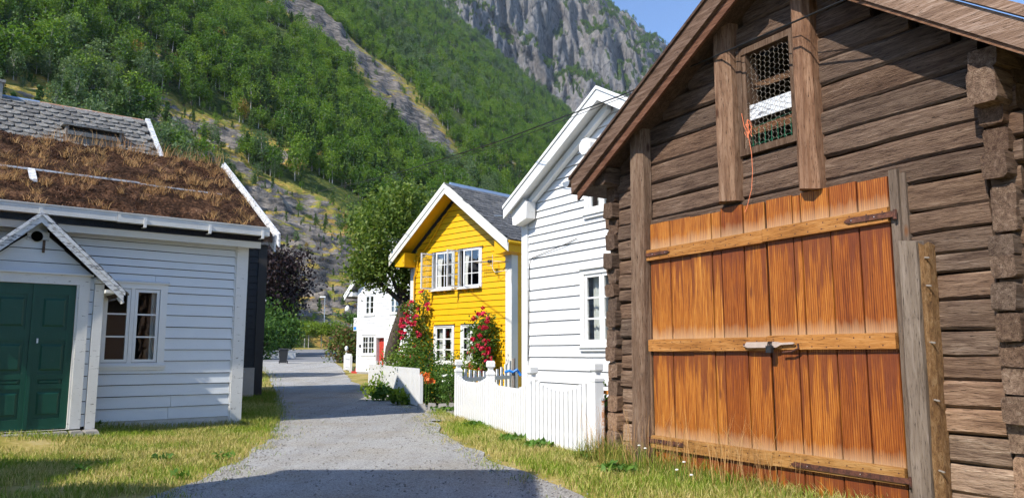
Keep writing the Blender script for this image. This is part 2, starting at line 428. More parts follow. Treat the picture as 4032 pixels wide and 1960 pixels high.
def hill_mat():
    m = Mat('hillside_rock_and_heath')
    p = m.add('NewGeometry').outputs['Position']
    rock = m.add('Attribute', None, attribute_name='rock').outputs['Fac']
    a = m.noise(p, 0.10, 3, 0.65)
    b = m.noise(p, 0.6, 4, 0.7)
    st = m.noise(m.map((0.10, 0.10, 0.42), kind=p, rot=(0.5, 0.35, 0.4)), 1.6, 5, 0.7)
    fl = m.ramp(b, [(0.3, (0.022, 0.040, 0.010)), (0.5, (0.05, 0.075, 0.018)), (0.7, (0.13, 0.125, 0.03))])
    heath = m.ramp(m.math('ADD', m.math('MULTIPLY', a, 0.5), m.math('MULTIPLY', b, 0.5)), [(0.34, (0.07, 0.11, 0.018)), (0.46, (0.19, 0.19, 0.035)), (0.56, (0.34, 0.24, 0.06)), (0.70, (0.30, 0.15, 0.055))])
    stone = m.ramp(st, [(0.34, (0.03, 0.03, 0.032)), (0.48, (0.11, 0.10, 0.093)), (0.60, (0.235, 0.205, 0.178)), (0.76, (0.38, 0.335, 0.285))])
    nz = m.add('SeparateXYZ', {0: m.add('NewGeometry').outputs['Normal']}).outputs['Z']
    steep = m.ramp(nz, [(0.50, 1.0), (0.80, 0.0)])
    k = m.math('ADD', m.math('MULTIPLY', rock, 0.55), m.math('ADD', m.math('MULTIPLY', m.math('SUBTRACT', st, 0.5), 1.7), m.math('MULTIPLY', steep, 0.28)))
    rockmask = m.math('MULTIPLY', m.ramp(k, [(0.50, 0.0), (0.57, 1.0)]), m.ramp(rock, [(0.05, 0.0), (0.25, 1.0)]))
    c = m.mix(m.ramp(rock, [(0.05, 0.0), (0.4, 1.0)]), fl, heath)
    c = m.mix(rockmask, c, stone)
    return m.finish(c, 0.9, m.bump(m.math('ADD', st, m.math('MULTIPLY', b, 0.5)), 1.0, 1.2), 0.15)


def cliff_mat():
    m = Mat('grey_cliff_rock')
    p = m.add('NewGeometry').outputs['Position']
    nz = m.add('SeparateXYZ', {0: m.add('NewGeometry').outputs['Normal']}).outputs['Z']
    st = m.noise(m.map((0.022, 0.022, 0.006), kind=p, rot=(0, 0.18, 0)), 1.5, 6, 0.72)
    fine = m.noise(m.map((0.06, 0.06, 0.045), kind=p), 1.6, 5, 0.72)
    big = m.noise(p, 0.005, 3, 0.6)
    crk = m.vor(m.map((0.022, 0.022, 0.014), kind=p, rot=(0.2, 0.5, 0)), 1.0, 'Distance', 'DISTANCE_TO_EDGE')
    v = m.math('ADD', m.math('MULTIPLY', st, 0.38), m.math('MULTIPLY', fine, 0.62))
    v = m.math('SUBTRACT', v, m.ramp(crk, [(0.0, 0.13), (0.05, 0.0)]))
    c = m.ramp(v, [(0.33, (0.055, 0.058, 0.07)), (0.45, (0.17, 0.17, 0.18)), (0.57, (0.27, 0.26, 0.257)), (0.74, (0.42, 0.39, 0.36))])
    c = m.mix(m.ramp(big, [(0.45, 0.0), (0.65, 0.5)]), c, m.mix(1.0, c, (1.0, 0.86, 0.74), 'MULTIPLY'))
    veg = m.noise(p, 0.016, 5, 0.72)
    k = m.math('ADD', m.math('MULTIPLY', m.ramp(nz, [(0.35, 0.0), (0.75, 1.0)]), 0.8), m.math('SUBTRACT', veg, 0.42))
    g = m.ramp(fine, [(0.35, (0.025, 0.05, 0.015)), (0.6, (0.065, 0.10, 0.025)), (0.75, (0.13, 0.13, 0.04))])
    c = m.mix(m.ramp(k, [(0.42, 0.0), (0.52, 1.0)]), c, g)
    return m.finish(c, 0.9, m.bump(m.math('ADD', st, fine), 1.0, 12.0), 0.15)


MT['hill'] = hill_mat()
MT['cliff'] = cliff_mat()

# ------------------------------------------------------------------ mesh helpers
class MB:
    def __init__(s):
        s.v, s.f = [], []

    def add(s, vs, fs):
        o = len(s.v)
        s.v += [tuple(v) for v in vs]
        s.f += [tuple(i + o for i in f) for f in fs]
        return s

    def box(s, x0, x1, y0, y1, z0, z1, M=None):
        vs = [(x0, y0, z0), (x1, y0, z0), (x1, y1, z0), (x0, y1, z0), (x0, y0, z1), (x1, y0, z1), (x1, y1, z1), (x0, y1, z1)]
        if M is not None:
            vs = [M @ Vector(v) for v in vs]
        return s.add(vs, [(0, 3, 2, 1), (4, 5, 6, 7), (0, 1, 5, 4), (1, 2, 6, 5), (2, 3, 7, 6), (3, 0, 4, 7)])

    def hexa(s, a, b):
        """two quads a (4 pts) and b (4 pts) joined"""
        return s.add(list(a) + list(b), [(3, 2, 1, 0), (4, 5, 6, 7), (0, 1, 5, 4), (1, 2, 6, 5), (2, 3, 7, 6), (3, 0, 4, 7)])

    def prism(s, pts, y0, y1):
        """polygon in (x,z) extruded along y"""
        n = len(pts)
        vs = [(x, y0, z) for x, z in pts] + [(x, y1, z) for x, z in pts]
        return s.add(vs, [tuple(range(n)), tuple(range(2 * n - 1, n - 1, -1))] + [(i, n + i, n + (i + 1) % n, (i + 1) % n) for i in range(n)])

    def prism_x(s, pts, x0, x1):
        """polygon in (y,z) extruded along x"""
        n = len(pts)
        vs = [(x0, y, z) for y, z in pts] + [(x1, y, z) for y, z in pts]
        return s.add(vs, [tuple(range(n)), tuple(range(2 * n - 1, n - 1, -1))] + [(i, n + i, n + (i + 1) % n, (i + 1) % n) for i in range(n)])

    def tube(s, path, rad, n=8, cap=True):
        path = [Vector(p) for p in path]
        if isinstance(rad, (int, float)):
            rad = [rad] * len(path)
        o = len(s.v)
        for i, p in enumerate(path):
            d = (path[min(i + 1, len(path) - 1)] - path[max(i - 1, 0)]).normalized()
            a = d.orthogonal().normalized() if abs(d.z) > 0.95 else Vector((0, 0, 1)).cross(d).normalized()
            b = d.cross(a)
            for k in range(n):
                t = 2 * math.pi * k / n
                s.v.append(tuple(p + (a * math.cos(t) + b * math.sin(t)) * rad[i]))
        for i in range(len(path) - 1):
            for k in range(n):
                s.f.append((o + i * n + k, o + i * n + (k + 1) % n, o + (i + 1) * n + (k + 1) % n, o + (i + 1) * n + k))
        if cap:
            s.f.append(tuple(o + k for k in range(n))[::-1])
            s.f.append(tuple(o + (len(path) - 1) * n + k for k in range(n)))
        return s

    def lathe(s, prof, cx, cy, n=12):
        """profile list of (r,z)"""
        o = len(s.v)
        for r, z in prof:
            for k in range(n):
                t = 2 * math.pi * k / n
                s.v.append((cx + r * math.cos(t), cy + r * math.sin(t), z))
        for i in range(len(prof) - 1):
            for k in range(n):
                s.f.append((o + i * n + k, o + i * n + (k + 1) % n, o + (i + 1) * n + (k + 1) % n, o + (i + 1) * n + k))
        s.f.append(tuple(o + k for k in range(n))[::-1])
        s.f.append(tuple(o + (len(prof) - 1) * n + k for k in range(n)))
        return s

    def mesh(s, name, mat, smooth=False):
        me = bpy.data.meshes.new(name)
        me.from_pydata(s.v, [], s.f)
        if mat is not None:
            me.materials.append(MT[mat] if isinstance(mat, str) else mat)
        if smooth:
            me.shade_smooth()
        me.update()
        return me


def tag(o, label=None, cat=None, group=None, kind=None):
    if label:
        o['label'] = label
    if cat:
        o['category'] = cat
    if group:
        o['group'] = group
    if kind:
        o['kind'] = kind
    return o


def link(name, data, parent=None, color=None, loc=None, rot=None):
    o = bpy.data.objects.new(name, data)
    COL.objects.link(o)
    if parent is not None:
        o.parent = parent
    if color is not None:
        o.color = (*color, 1)
    if loc is not None:
        o.location = loc
    if rot is not None:
        o.rotation_euler = rot
    return o


def obj(name, mb, mat, parent=None, color=None, smooth=False, loc=None, rot=None):
    return link(name, mb.mesh(name, mat, smooth), parent, color, loc, rot)


def thing(name, label, cat, loc=(0, 0, 0), rz=0.0, group=None):
    o = link(name, None, None, None, loc, (0, 0, rz))
    o.empty_display_size = 0.3
    return tag(o, label, cat, group)


def np_mesh(name, V, Fq, mat, smooth=False):
    V = np.asarray(V, dtype=np.float32)
    Fq = np.asarray(Fq, dtype=np.int32)
    k = Fq.shape[1]
    me = bpy.data.meshes.new(name)
    me.vertices.add(len(V))
    me.vertices.foreach_set('co', V.ravel())
    me.loops.add(Fq.size)
    me.loops.foreach_set('vertex_index', Fq.ravel())
    me.polygons.add(len(Fq))
    me.polygons.foreach_set('loop_start', np.arange(0, Fq.size, k, dtype=np.int32))
    me.polygons.foreach_set('loop_total', np.full(len(Fq), k, dtype=np.int32))
    if mat is not None:
        me.materials.append(MT[mat] if isinstance(mat, str) else mat)
    me.update(calc_edges=True)
    if smooth:
        me.shade_smooth()
    return me


def leaves_np(P, size, g, up=0.35, aspect=0.55, jitter=0.35):
    """one folded rhombus per point"""
    n = len(P)
    sz = size * (1 + jitter * (g.random(n) * 2 - 1))
    d = g.normal(size=(n, 3))
    d /= np.linalg.norm(d, axis=1)[:, None]
    nn = g.normal(size=(n, 3))
    nn[:, 2] += up * 2
    nn -= d * (nn * d).sum(1)[:, None]
    nn /= np.linalg.norm(nn, axis=1)[:, None] + 1e-9
    s = np.cross(d, nn)
    a = P - d * (sz * 0.5)[:, None]
    c = P + d * (sz * 0.5)[:, None]
    b = P + s * (sz * aspect * 0.5)[:, None] + nn * (sz * 0.12)[:, None]
    e = P - s * (sz * aspect * 0.5)[:, None] + nn * (sz * 0.12)[:, None]
    V = np.stack([a, b, c, e], 1).reshape(-1, 3)
    Fq = np.arange(n * 4).reshape(-1, 4)
    return V, Fq


def blades_np(P, h, w, g, lean=0.35):
    """curved two-segment grass blades: 5 verts -> one quad + one tri written as two quads"""
    n = len(P)
    hh = h * (0.55 + 0.9 * g.random(n)) if np.isscalar(h) else h
    ang = g.random(n) * 2 * np.pi
    ln = lean * (0.3 + g.random(n)) * hh
    dx, dy = np.cos(ang) * ln, np.sin(ang) * ln
    wa = g.random(n) * 2 * np.pi
    wx, wy = np.cos(wa) * w * 0.5, np.sin(wa) * w * 0.5
    V = np.zeros((n, 6, 3))
    V[:, 0] = P + np.stack([-wx, -wy, np.zeros(n)], 1)
    V[:, 1] = P + np.stack([wx, wy, np.zeros(n)], 1)
    mid = P + np.stack([dx * 0.35, dy * 0.35, hh * 0.6], 1)
    V[:, 2] = mid + np.stack([wx, wy, np.zeros(n)], 1) * 0.75
    V[:, 3] = mid - np.stack([wx, wy, np.zeros(n)], 1) * 0.75
    tip = P + np.stack([dx, dy, hh * 0.95], 1)
    V[:, 4] = tip + np.stack([wx, wy, np.zeros(n)], 1) * 0.12
    V[:, 5] = tip - np.stack([wx, wy, np.zeros(n)], 1) * 0.12
    b = np.arange(n)[:, None] * 6
    Fq = np.concatenate([b + np.array([[0, 1, 2, 3]]), b + np.array([[3, 2, 4, 5]])], 0)
    return V.reshape(-1, 3), Fq


def fbm(x, y, z=0.0, oct=4):
    return mnoise.fractal(Vector((x, y, z)), 1.0, 2.0, oct)


# cheap vectorised value noise for terrain
_perm = rng.random((256, 256))


def vnoise(x, y):
    xi, yi = np.floor(x).astype(int), np.floor(y).astype(int)
    fx, fy = x - xi, y - yi
    fx, fy = fx * fx * (3 - 2 * fx), fy * fy * (3 - 2 * fy)
    a, b = _perm[xi % 256, yi % 256], _perm[(xi + 1) % 256, yi % 256]
    c, d = _perm[xi % 256, (yi + 1) % 256], _perm[(xi + 1) % 256, (yi + 1) % 256]
    return (a * (1 - fx) + b * fx) * (1 - fy) + (c * (1 - fx) + d * fx) * fy


def vfbm(x, y, oct=4):
    v, amp, t = 0, 1.0, 0
    for i in range(oct):
        v = v + amp * (vnoise(x * 2 ** i + 17 * i, y * 2 ** i + 31 * i) - 0.5)
        t += amp
        amp *= 0.5
    return v / t * 2


# ------------------------------------------------------------------ ground, roads
def sstep(a, b, x):
    t = np.clip((x - a) / (b - a), 0, 1)
    return t * t * (3 - 2 * t)


def GZ(x, y):
    x, y = np.asarray(x, float), np.asarray(y, float)
    yy = np.clip(y - 10, 0, 135)
    z = 0.00016 * yy ** 2
    bank = 0.15 * sstep(6.3, 8.3, -x) * sstep(10.5, 12.5, y) * (1 - sstep(17.5, 20, y))
    return z + bank


def gz(x, y):
    return float(GZ(x, y))


gx = np.concatenate([-np.geomspace(900, 26, 26), np.arange(-25, 12.1, 0.5), np.geomspace(13, 500, 16)])
gy = np.concatenate([np.array([-80, -40, -20, -10, -5]), np.arange(-2, 40, 0.5), np.arange(40, 150, 2.0), np.geomspace(152, 1500, 12)])
XX, YY = np.meshgrid(gx, gy)
ZZ = GZ(XX, YY) + 0.015 * vfbm(XX * 1.3, YY * 1.3) * (YY < 40) - 0.012
nxg, nyg = len(gx), len(gy)
Vg = np.stack([XX.ravel(), YY.ravel(), ZZ.ravel()], 1)
ii = (np.arange(nyg - 1)[:, None] * nxg + np.arange(nxg - 1)[None, :]).ravel()
Fg = np.stack([ii, ii + 1, ii + nxg + 1, ii + nxg], 1)
tag(link('ground', np_mesh('ground', Vg, Fg, 'lawn', True)), kind='structure')

ROAD_L = [(-4.6, -20), (-4.2, 5), (-3.6, 9.0), (-3.75, 11.4), (-4.24, 13.8), (-5.44, 18.1), (-7.8, 25.8), (-13.6, 43.8), (-20.5, 62.5), (-25.5, 76)]
ROAD_R = [(3.4, -20), (1.9, 2), (0.85, 7.6), (0.33, 9.2), (-0.12, 10.4), (-0.69, 12.2), (-1.3, 14.6), (-2.0, 18.1), (-3.05, 22.3), (-4.75, 27.3), (-7.7, 37.5), (-13.2, 60), (-17.5, 76)]


def lerp_edge(E, y):
    return float(np.interp(y, [e[1] for e in E], [e[0] for e in E]))


def sheet(name, ys, xl, xr, dz, mat, nx=14, wob=0.0, kind='structure'):
    vs, fs = [], []
    for j, y in enumerate(ys):
        a = xl(y) + wob * (fbm(y * 0.9, 3.3, 0, 2))
        b = xr(y) + wob * (fbm(y * 0.9, 9.3, 0, 2))
        for i in range(nx + 1):
            x = a + (b - a) * i / nx
            vs.append((x, y, gz(x, y) + dz))
    for j in range(len(ys) - 1):
        for i in range(nx):
            k = j * (nx + 1) + i
            fs.append((k, k + 1, k + nx + 2, k + nx + 1))
    o = obj(name, MB().add(vs, fs), mat, smooth=True)
    return tag(o, kind=kind)


ys_road = list(np.concatenate([np.arange(-20, 0, 2.0), np.arange(0, 30, 0.2), np.arange(30, 76.1, 1.0)]))
sheet('gravel_road', ys_road, lambda y: lerp_edge(ROAD_L, y), lambda y: lerp_edge(ROAD_R, y), 0.010, 'gravel', wob=0.16)
sheet('asphalt_road', list(np.arange(74, 137, 1.5)), lambda y: -75 if y > 90 else -24 - (y - 74) * 3.1, lambda y: -8 + (y - 74) * 0.15, 0.02, 'asphalt', nx=20)
sheet('garden_path', list(np.arange(16.8, 21.6, 0.3)), lambda y: lerp_edge(ROAD_R, y) - 0.25, lambda y: -1.25 + (y - 17) * 0.05, 0.016, 'gravel', nx=8, wob=0.05)
isl = MB()
n_i = 24
pts_i = [(-31.8 + 3.6 * math.cos(2 * math.pi * k / n_i), 124.8 + 2.0 * math.sin(2 * math.pi * k / n_i)) for k in range(n_i)]
isl.add([(x, y, gz(x, y) + 0.03) for x, y in pts_i] + [(x * 0.99 - 0.32, y * 0.995 + 0.62, gz(x, y) + 0.16) for x, y in pts_i], [tuple(range(n_i, 2 * n_i))] + [(k, (k + 1) % n_i, n_i + (k + 1) % n_i, n_i + k) for k in range(n_i)])
tag(obj('traffic_island', isl, 'lawn'), kind='structure')

# ------------------------------------------------------------------ hillside and mountain
HN, HS, HD = (-0.866, 0.5), 0.86, 90.0
ROCKS = [  # x, y, radius, strength : bare rock and heath on the slope
    (-114, 376, 16, 1.4), (-105, 404, 19, 1.4), (-98, 395, 24, 1.5), (-90, 389, 28, 1.5), (-82, 389, 25, 1.5), (-75, 389, 21, 1.4), (-68, 385, 18, 1.3), (-61, 368, 15, 1.2), (-54, 356, 19, 1.3), (-47, 348, 21, 1.4), (-41, 342, 18, 1.3), (-37, 336, 12, 1.1), (-50, 335, 15, 1.4),
    (-88, 180, 6, 1), (-82, 186, 8, 1), (-76, 196, 9, 1), (-70, 201, 8, 1), (-64, 203, 5, 0.8), (-80, 176, 6, 0.8), (-72, 184, 6, 0.9),
    (-68, 171, 7, 1), (-63, 174, 9, 1), (-57, 173, 11, 1), (-52, 170, 12, 1), (-47, 171, 11, 1), (-44, 165, 12, 1), (-41, 158, 12, 1), (-37, 156, 11, 1), (-43, 145, 10, 1), (-38, 145, 10, 1), (-34, 152, 9, 1), (-42, 178, 8, 0.9), (-46, 186, 7, 0.8), (-50, 155, 9, 1), (-48, 146, 8, 1), (-30, 146, 10, 1), (-33, 139, 7, 1), (-53, 185, 6, 0.7), (-38, 170, 7, 0.8), (-28, 160, 8, 0.8),
    (-101, 177, 5, 0.7), (-93, 141, 6, 0.7), (-87, 133, 6, 0.7), (-88, 153, 4, 0.7), (-96, 150, 4, 0.6), (-99, 205, 5, 0.6), (-20, 480, 9, 0.6), (-48, 520, 10, 0.6), (-5, 420, 8, 0.7), (10, 470, 8, 0.7)]


def rock_field(x, y):
    k = np.zeros_like(x)
    wx, wy = x + 5 * vfbm(x * 0.11, y * 0.11, 3), y + 5 * vfbm(x * 0.11 + 9, y * 0.11, 3)
    for rx, ry, rr, s in ROCKS:
        d = np.hypot(wx - rx, wy - ry) / rr
        k = np.maximum(k, s * np.clip(1.5 - d, 0, 1))
    return k


def hill_z(x, y, rock=None):
    d = HN[0] * x + HN[1] * y
    r = np.hypot(x, y)
    z = HS * (d - HD) + 0.0001 * np.clip(d - 200, 0, None) ** 2
    z = z + vfbm(x * 0.012, y * 0.012, 4) * np.clip((d - 85) * 0.20, 0, 26) * 0.55
    if rock is None:
        rock = rock_field(x, y)
    rid = 1 - np.abs(vfbm(x * 0.07, y * 0.07 + z * 0.03, 4)) * 2
    z = z + rock * (rid - 0.4) * 3.6 + rock * vfbm(x * 0.3, y * 0.3, 3) * 1.2
    steps = np.sin(z * 0.55 + 3 * vfbm(x * 0.05, y * 0.05, 2)) * 0.9
    return z + rock * steps


azs = np.radians(np.arange(-56, 24, 0.16))
rs = np.concatenate([np.linspace(86, 260, 200), np.geomspace(262, 1310, 110)])
AZ, RR = np.meshgrid(azs, rs)
HX, HY = RR * np.sin(AZ), RR * np.cos(AZ)
RK = rock_field(HX, HY)
HZ = hill_z(HX, HY, RK)
HZ = np.maximum(HZ, -6)
na, nr = len(azs), len(rs)
ii = (np.arange(nr - 1)[:, None] * na + np.arange(na - 1)[None, :]).ravel()
me_hill = np_mesh('hillside', np.stack([HX.ravel(), HY.ravel(), HZ.ravel()], 1), np.stack([ii, ii + 1, ii + na + 1, ii + na], 1), 'hill', False)
at = me_hill.attributes.new('rock', 'FLOAT', 'POINT')
at.data.foreach_set('value', RK.ravel().astype(np.float32))
tag(link('hillside', me_hill), kind='structure')

# far cliff mountain: rows climb from the valley to the summit ridge
azc = np.radians(np.arange(-20, 34, 0.11))
tt = np.linspace(0, 1, 190)
AC, TT = np.meshgrid(azc, tt)
deg = np.degrees(AC)
top_el = np.interp(deg, [-20, -6, 4, 7.9, 8.8, 9.4, 9.9, 10.6, 12.5, 16, 24, 34], [36, 34, 29, 25.7, 24.6, 23.7, 23.0, 22.5, 21.4, 18.5, 13, 9])
r_base = 1330 + 40 * np.sin(AC * 9)
r_top = 2050 + 0 * AC
RC = r_base + (r_top - r_base) * TT ** 1.25
topz = np.tan(np.radians(top_el)) * r_top
prof = np.interp(TT.ravel(), [0, 0.10, 0.22, 0.34, 0.46, 0.56, 0.66, 0.78, 0.9, 1.0], [0.0, 0.22, 0.38, 0.52, 0.575, 0.70, 0.80, 0.86, 0.94, 1.0]).reshape(TT.shape)
CZ = topz * prof
nz1 = vfbm(deg * 0.42 + TT * 1.6, TT * 5 - deg * 0.12, 4)
nz2 = vfbm(deg * 1.3 - TT * 3, TT * 13 + deg * 0.5, 4)
nz3 = vfbm(deg * 4.2, TT * 34 + deg * 1.1, 3)
RC = RC + nz1 * 120 + nz2 * 30 + nz3 * 9
CZ = CZ + vfbm(deg * 1.2 + 5, TT * 12, 4) * 34 * (0.2 + (1 - TT)) + vfbm(deg * 6, TT * 30, 3) * 7
CX, CY = RC * np.sin(AC), RC * np.cos(AC)
nc, nt_ = len(azc), len(tt)
ii = (np.arange(nt_ - 1)[:, None] * nc + np.arange(nc - 1)[None, :]).ravel()
tag(link('mountain', np_mesh('mountain', np.stack([CX.ravel(), CY.ravel(), CZ.ravel()], 1), np.stack([ii, ii + 1, ii + nc + 1, ii + nc], 1), 'cliff', False)), kind='structure')

# ------------------------------------------------------------------ building helpers
def siding(parent, mat, zs, xl, xr, openings=(), proud=0.03, y=0.0, seed=1, color=None, name='clapboard', slit=0.013):
    """every board its own object: lower edge proud, upper edge stops at a slit that mimics the lap shadow"""
    g = random.Random(seed)
    for i in range(len(zs) - 1):
        z0, z1 = zs[i], zs[i + 1]
        pieces = [(None, None, z0, z1 + 0.015)]
        lo, hi = max(xl(z0), -99), min(xr(z0), 99)
        segs = [(lo, hi, z0, z1)]
        for (ox0, ox1, oz0, oz1) in openings:
            new = []
            for (a, b, c, d) in segs:
                if ox1 <= a or ox0 >= b or oz1 <= c or oz0 >= d:
                    new.append((a, b, c, d))
                    continue
                if a < ox0 - 0.01:
                    new.append((a, ox0, c, d))
                if b > ox1 + 0.01:
                    new.append((ox1, b, c, d))
                if d > oz1 + 0.006:
                    new.append((max(a, ox0), min(b, ox1), oz1, d))
                if c < oz0 - 0.006:
                    new.append((max(a, ox0), min(b, ox1), c, oz0))
            segs = new
        cut = []
        for (a, b, c, d) in segs:
            if b - a > 1.6 and g.random() < 0.4:
                xm = a + (b - a) * g.uniform(0.25, 0.75)
                cut += [(a, xm - 0.003, c, d), (xm + 0.003, b, c, d)]
            else:
                cut.append((a, b, c, d))
        segs = cut
        for (a, b, c, d) in segs:
            if b - a < 0.02 or d - c < 0.01:
                continue
            full = z1 - z0
            slit_on = 1.0 if abs(d - z1) < 1e-6 else 0.0
            yb = y - proud + (proud - 0.004) * (c - z0) / full
            yt = y - proud + (proud - 0.004) * (d - z0) / full
            n = max(1, int((b - a) / 0.8))
            mb = MB()
            at, bt = a, b
            if abs(a - xl(z0)) < 1e-6:
                at = max(a, xl(d)) if xl(d) > xl(z0) else a
            if abs(b - xr(z0)) < 1e-6:
                bt = min(b, xr(d)) if xr(d) < xr(z0) else b
            rows = []
            for k in range(n + 1):
                t = k / n
                s = g.uniform(-0.004, 0.004)
                x, xt = a + (b - a) * t, at + (bt - at) * t
                rows += [(x, yb, c + s), (x, y + 0.012, c + s), (xt, y + 0.012, d - slit * slit_on), (xt, yt, d - slit * slit_on)]  # slit bares the near-black backing, put in as the shadow line under each lap
            fs = [(0, 1, 2, 3), tuple(4 * n + q for q in (3, 2, 1, 0))]
            for k in range(n):
                o = 4 * k
                for q in range(4):
                    q2 = (q + 1) % 4
                    fs.append((o + q, o + 4 + q, o + 4 + q2, o + q2))
            mb.add(rows, fs)
            obj(name, mb, mat, parent, color)


def holed_wall(outline, openings, y):
    """flat wall polygon in (x,z) with rectangular holes; returns MB"""
    bm = bmesh.new()
    f = bm.faces.new([bm.verts.new((x, y, z)) for x, z in outline])
    for (x0, x1, z0, z1) in openings:
        for co, no in (((x0, 0, 0), (1, 0, 0)), ((x1, 0, 0), (1, 0, 0)), ((0, 0, z0), (0, 0, 1)), ((0, 0, z1), (0, 0, 1))):
            bmesh.ops.bisect_plane(bm, geom=bm.verts[:] + bm.edges[:] + bm.faces[:], plane_co=co, plane_no=no)
    kill = []
    for f in bm.faces:
        c = f.calc_center_median()
        if any(x0 < c.x < x1 and z0 < c.z < z1 for (x0, x1, z0, z1) in openings):
            kill.append(f)
    bmesh.ops.delete(bm, geom=kill, context='FACES')
    mb = MB()
    bm.verts.index_update()
    mb.v = [tuple(v.co) for v in bm.verts]
    mb.f = [tuple(v.index for v in f.verts) for f in bm.faces]
    bm.free()
    return mb


def frame_mb(x0, x1, z0, z1, w, y0, y1, wb=None):
    wb = w if wb is None else wb
    mb = MB()
    mb.box(x0, x0 + w, y0, y1, z0, z1)
    mb.box(x1 - w, x1, y0, y1, z0, z1)
    mb.box(x0 + w, x1 - w, y0, y1, z1 - w, z1)
    mb.box(x0 + w, x1 - w, y0, y1, z0, z0 + wb)
    return mb


def sash(parent, x0, x1, z0, z1, cols, rows, y, mat, fw=0.045, mw=0.022, hinge=None, ang=0.0, pane_mat='glass'):
    """one casement: frame, glazing bars, panes; hinge side 'L'/'R' and an opening angle"""
    hx = x0 if hinge != 'R' else x1
    loc = (hx, y, 0)
    mb = frame_mb(x0 - hx, x1 - hx, z0, z1, fw, -0.02, 0.02)
    s = obj('sash', mb, mat, parent, loc=loc, rot=(0, 0, ang))
    ix0, ix1, iz0, iz1 = x0 - hx + fw, x1 - hx - fw, z0 + fw, z1 - fw
    cw, rh = (ix1 - ix0) / cols, (iz1 - iz0) / rows
    for c in range(1, cols):
        obj('glazing_bar', MB().box(ix0 + c * cw - mw / 2, ix0 + c * cw + mw / 2, -0.016, 0.012, iz0, iz1), mat, parent, loc=loc, rot=(0, 0, ang))
    for r_ in range(1, rows):
        obj('glazing_bar', MB().box(ix0, ix1, -0.018, 0.010, iz0 + r_ * rh - mw / 2, iz0 + r_ * rh + mw / 2), mat, parent, loc=loc, rot=(0, 0, ang))
    for c in range(cols):
        for r_ in range(rows):
            obj('pane', MB().add([(ix0 + c * cw, 0.004, iz0 + r_ * rh), (ix0 + (c + 1) * cw, 0.004, iz0 + r_ * rh), (ix0 + (c + 1) * cw, 0.004, iz0 + (r_ + 1) * rh), (ix0 + c * cw, 0.004, iz0 + (r_ + 1) * rh)], [(0, 1, 2, 3)]), pane_mat, parent, loc=loc, rot=(0, 0, ang))
    return s


def curtain(parent, x0, x1, z0, z1, y, waves=5, pinch=0.0, side=0):
    n = waves * 6
    vs, fs = [], []
    rows = 7
    for r_ in range(rows + 1):
        t = r_ / rows
        z = z1 + (z0 - z1) * t
        sq = 1 - pinch * math.sin(min(1, t * 1.25) * math.pi * 0.62)
        for k in range(n + 1):
            u = k / n
            x = (x0 + (x1 - x0) * u * sq) if side <= 0 else (x1 - (x1 - x0) * (1 - u) * sq)
            vs.append((x, y + 0.02 * math.sin(u * waves * 2 * math.pi), z))
    for r_ in range(rows):
        for k in range(n):
            a = r_ * (n + 1) + k
            fs.append((a, a + 1, a + n + 2, a + n + 1))
    return obj('curtain', MB().add(vs, fs), 'curtain', parent, smooth=True)


def casing(parent, x0, x1, z0, z1, w, y, mat, head=True, sill=True, name='window', dx=0.03):
    """trim round an opening; returns the part that parents sashes and panes"""
    p = obj(name, frame_mb(x0 - w, x1 + w, z0 - 0.02, z1 + w, w, y - 0.045, y + 0.06, 0.02 + w * 0.0 + 0.02), mat, parent)
    if head:
        obj('head_board', MB().prism_x([(y - 0.09, z1 + w), (y, z1 + w + 0.035), (y, z1 + w), ], x0 - w - dx, x1 + w + dx).box(x0 - w - dx, x1 + w + dx, y - 0.085, y, z1 + w - 0.022, z1 + w - 0.001), mat, p)
    if sill:
        obj('sill', MB().box(x0 - w - dx, x1 + w + dx, y - 0.09, y + 0.02, z0 - 0.06, z0 - 0.021).box(x0 - w - dx * .6, x1 + w + dx * .6, y - 0.06, y + 0.02, z0 - 0.115, z0 - 0.061), mat, p)
    return p


def slab(x0, x1, ya, za, yb, zb, th):
    """roof slab running from (ya,za) up to (yb,zb), thickness measured straight down"""
    return MB().add([(x0, ya, za), (x1, ya, za), (x1, yb, zb), (x0, yb, zb), (x0, ya, za - th), (x1, ya, za - th), (x1, yb, zb - th), (x0, yb, zb - th)],
                    [(0, 1, 2, 3), (7, 6, 5, 4), (0, 4, 5, 1), (1, 5, 6, 2), (2, 6, 7, 3), (3, 7, 4, 0)])


def slab_y(y0, y1, xa, za, xb, zb, th):
    """roof slab whose slope runs along x (gable to the front)"""
    return MB().add([(xa, y0, za), (xb, y0, zb), (xb, y1, zb), (xa, y1, za), (xa, y0, za - th), (xb, y0, zb - th), (xb, y1, zb - th), (xa, y1, za - th)],
                    [(0, 1, 2, 3), (7, 6, 5, 4), (0, 4, 5, 1), (1, 5, 6, 2), (2, 6, 7, 3), (3, 7, 4, 0)])


def slate_mesh(w, l, th, mat, rounded=1.0):
    """fish-scale slate lying in xy, tip towards -y, top edge at y=0"""
    pts = [(-w / 2, 0), (-w / 2, -l * 0.55)]
    tip = w * 0.52 * rounded
    pts[1] = (-w / 2, -l + tip)
    for k in range(1, 10):
        a = math.pi * k / 10
        pts.append((-w / 2 * math.cos(a), -l + tip - tip * math.sin(a)))
    pts += [(w / 2, -l + tip), (w / 2, 0)]
    n = len(pts)
    mb = MB().add([(x, y, 0) for x, y in pts] + [(x, y, th) for x, y in pts],
                  [tuple(range(n))[::-1], tuple(range(n, 2 * n))] + [(i, (i + 1) % n, n + (i + 1) % n, n + i) for i in range(n)])
    return mb.mesh('slate', mat)


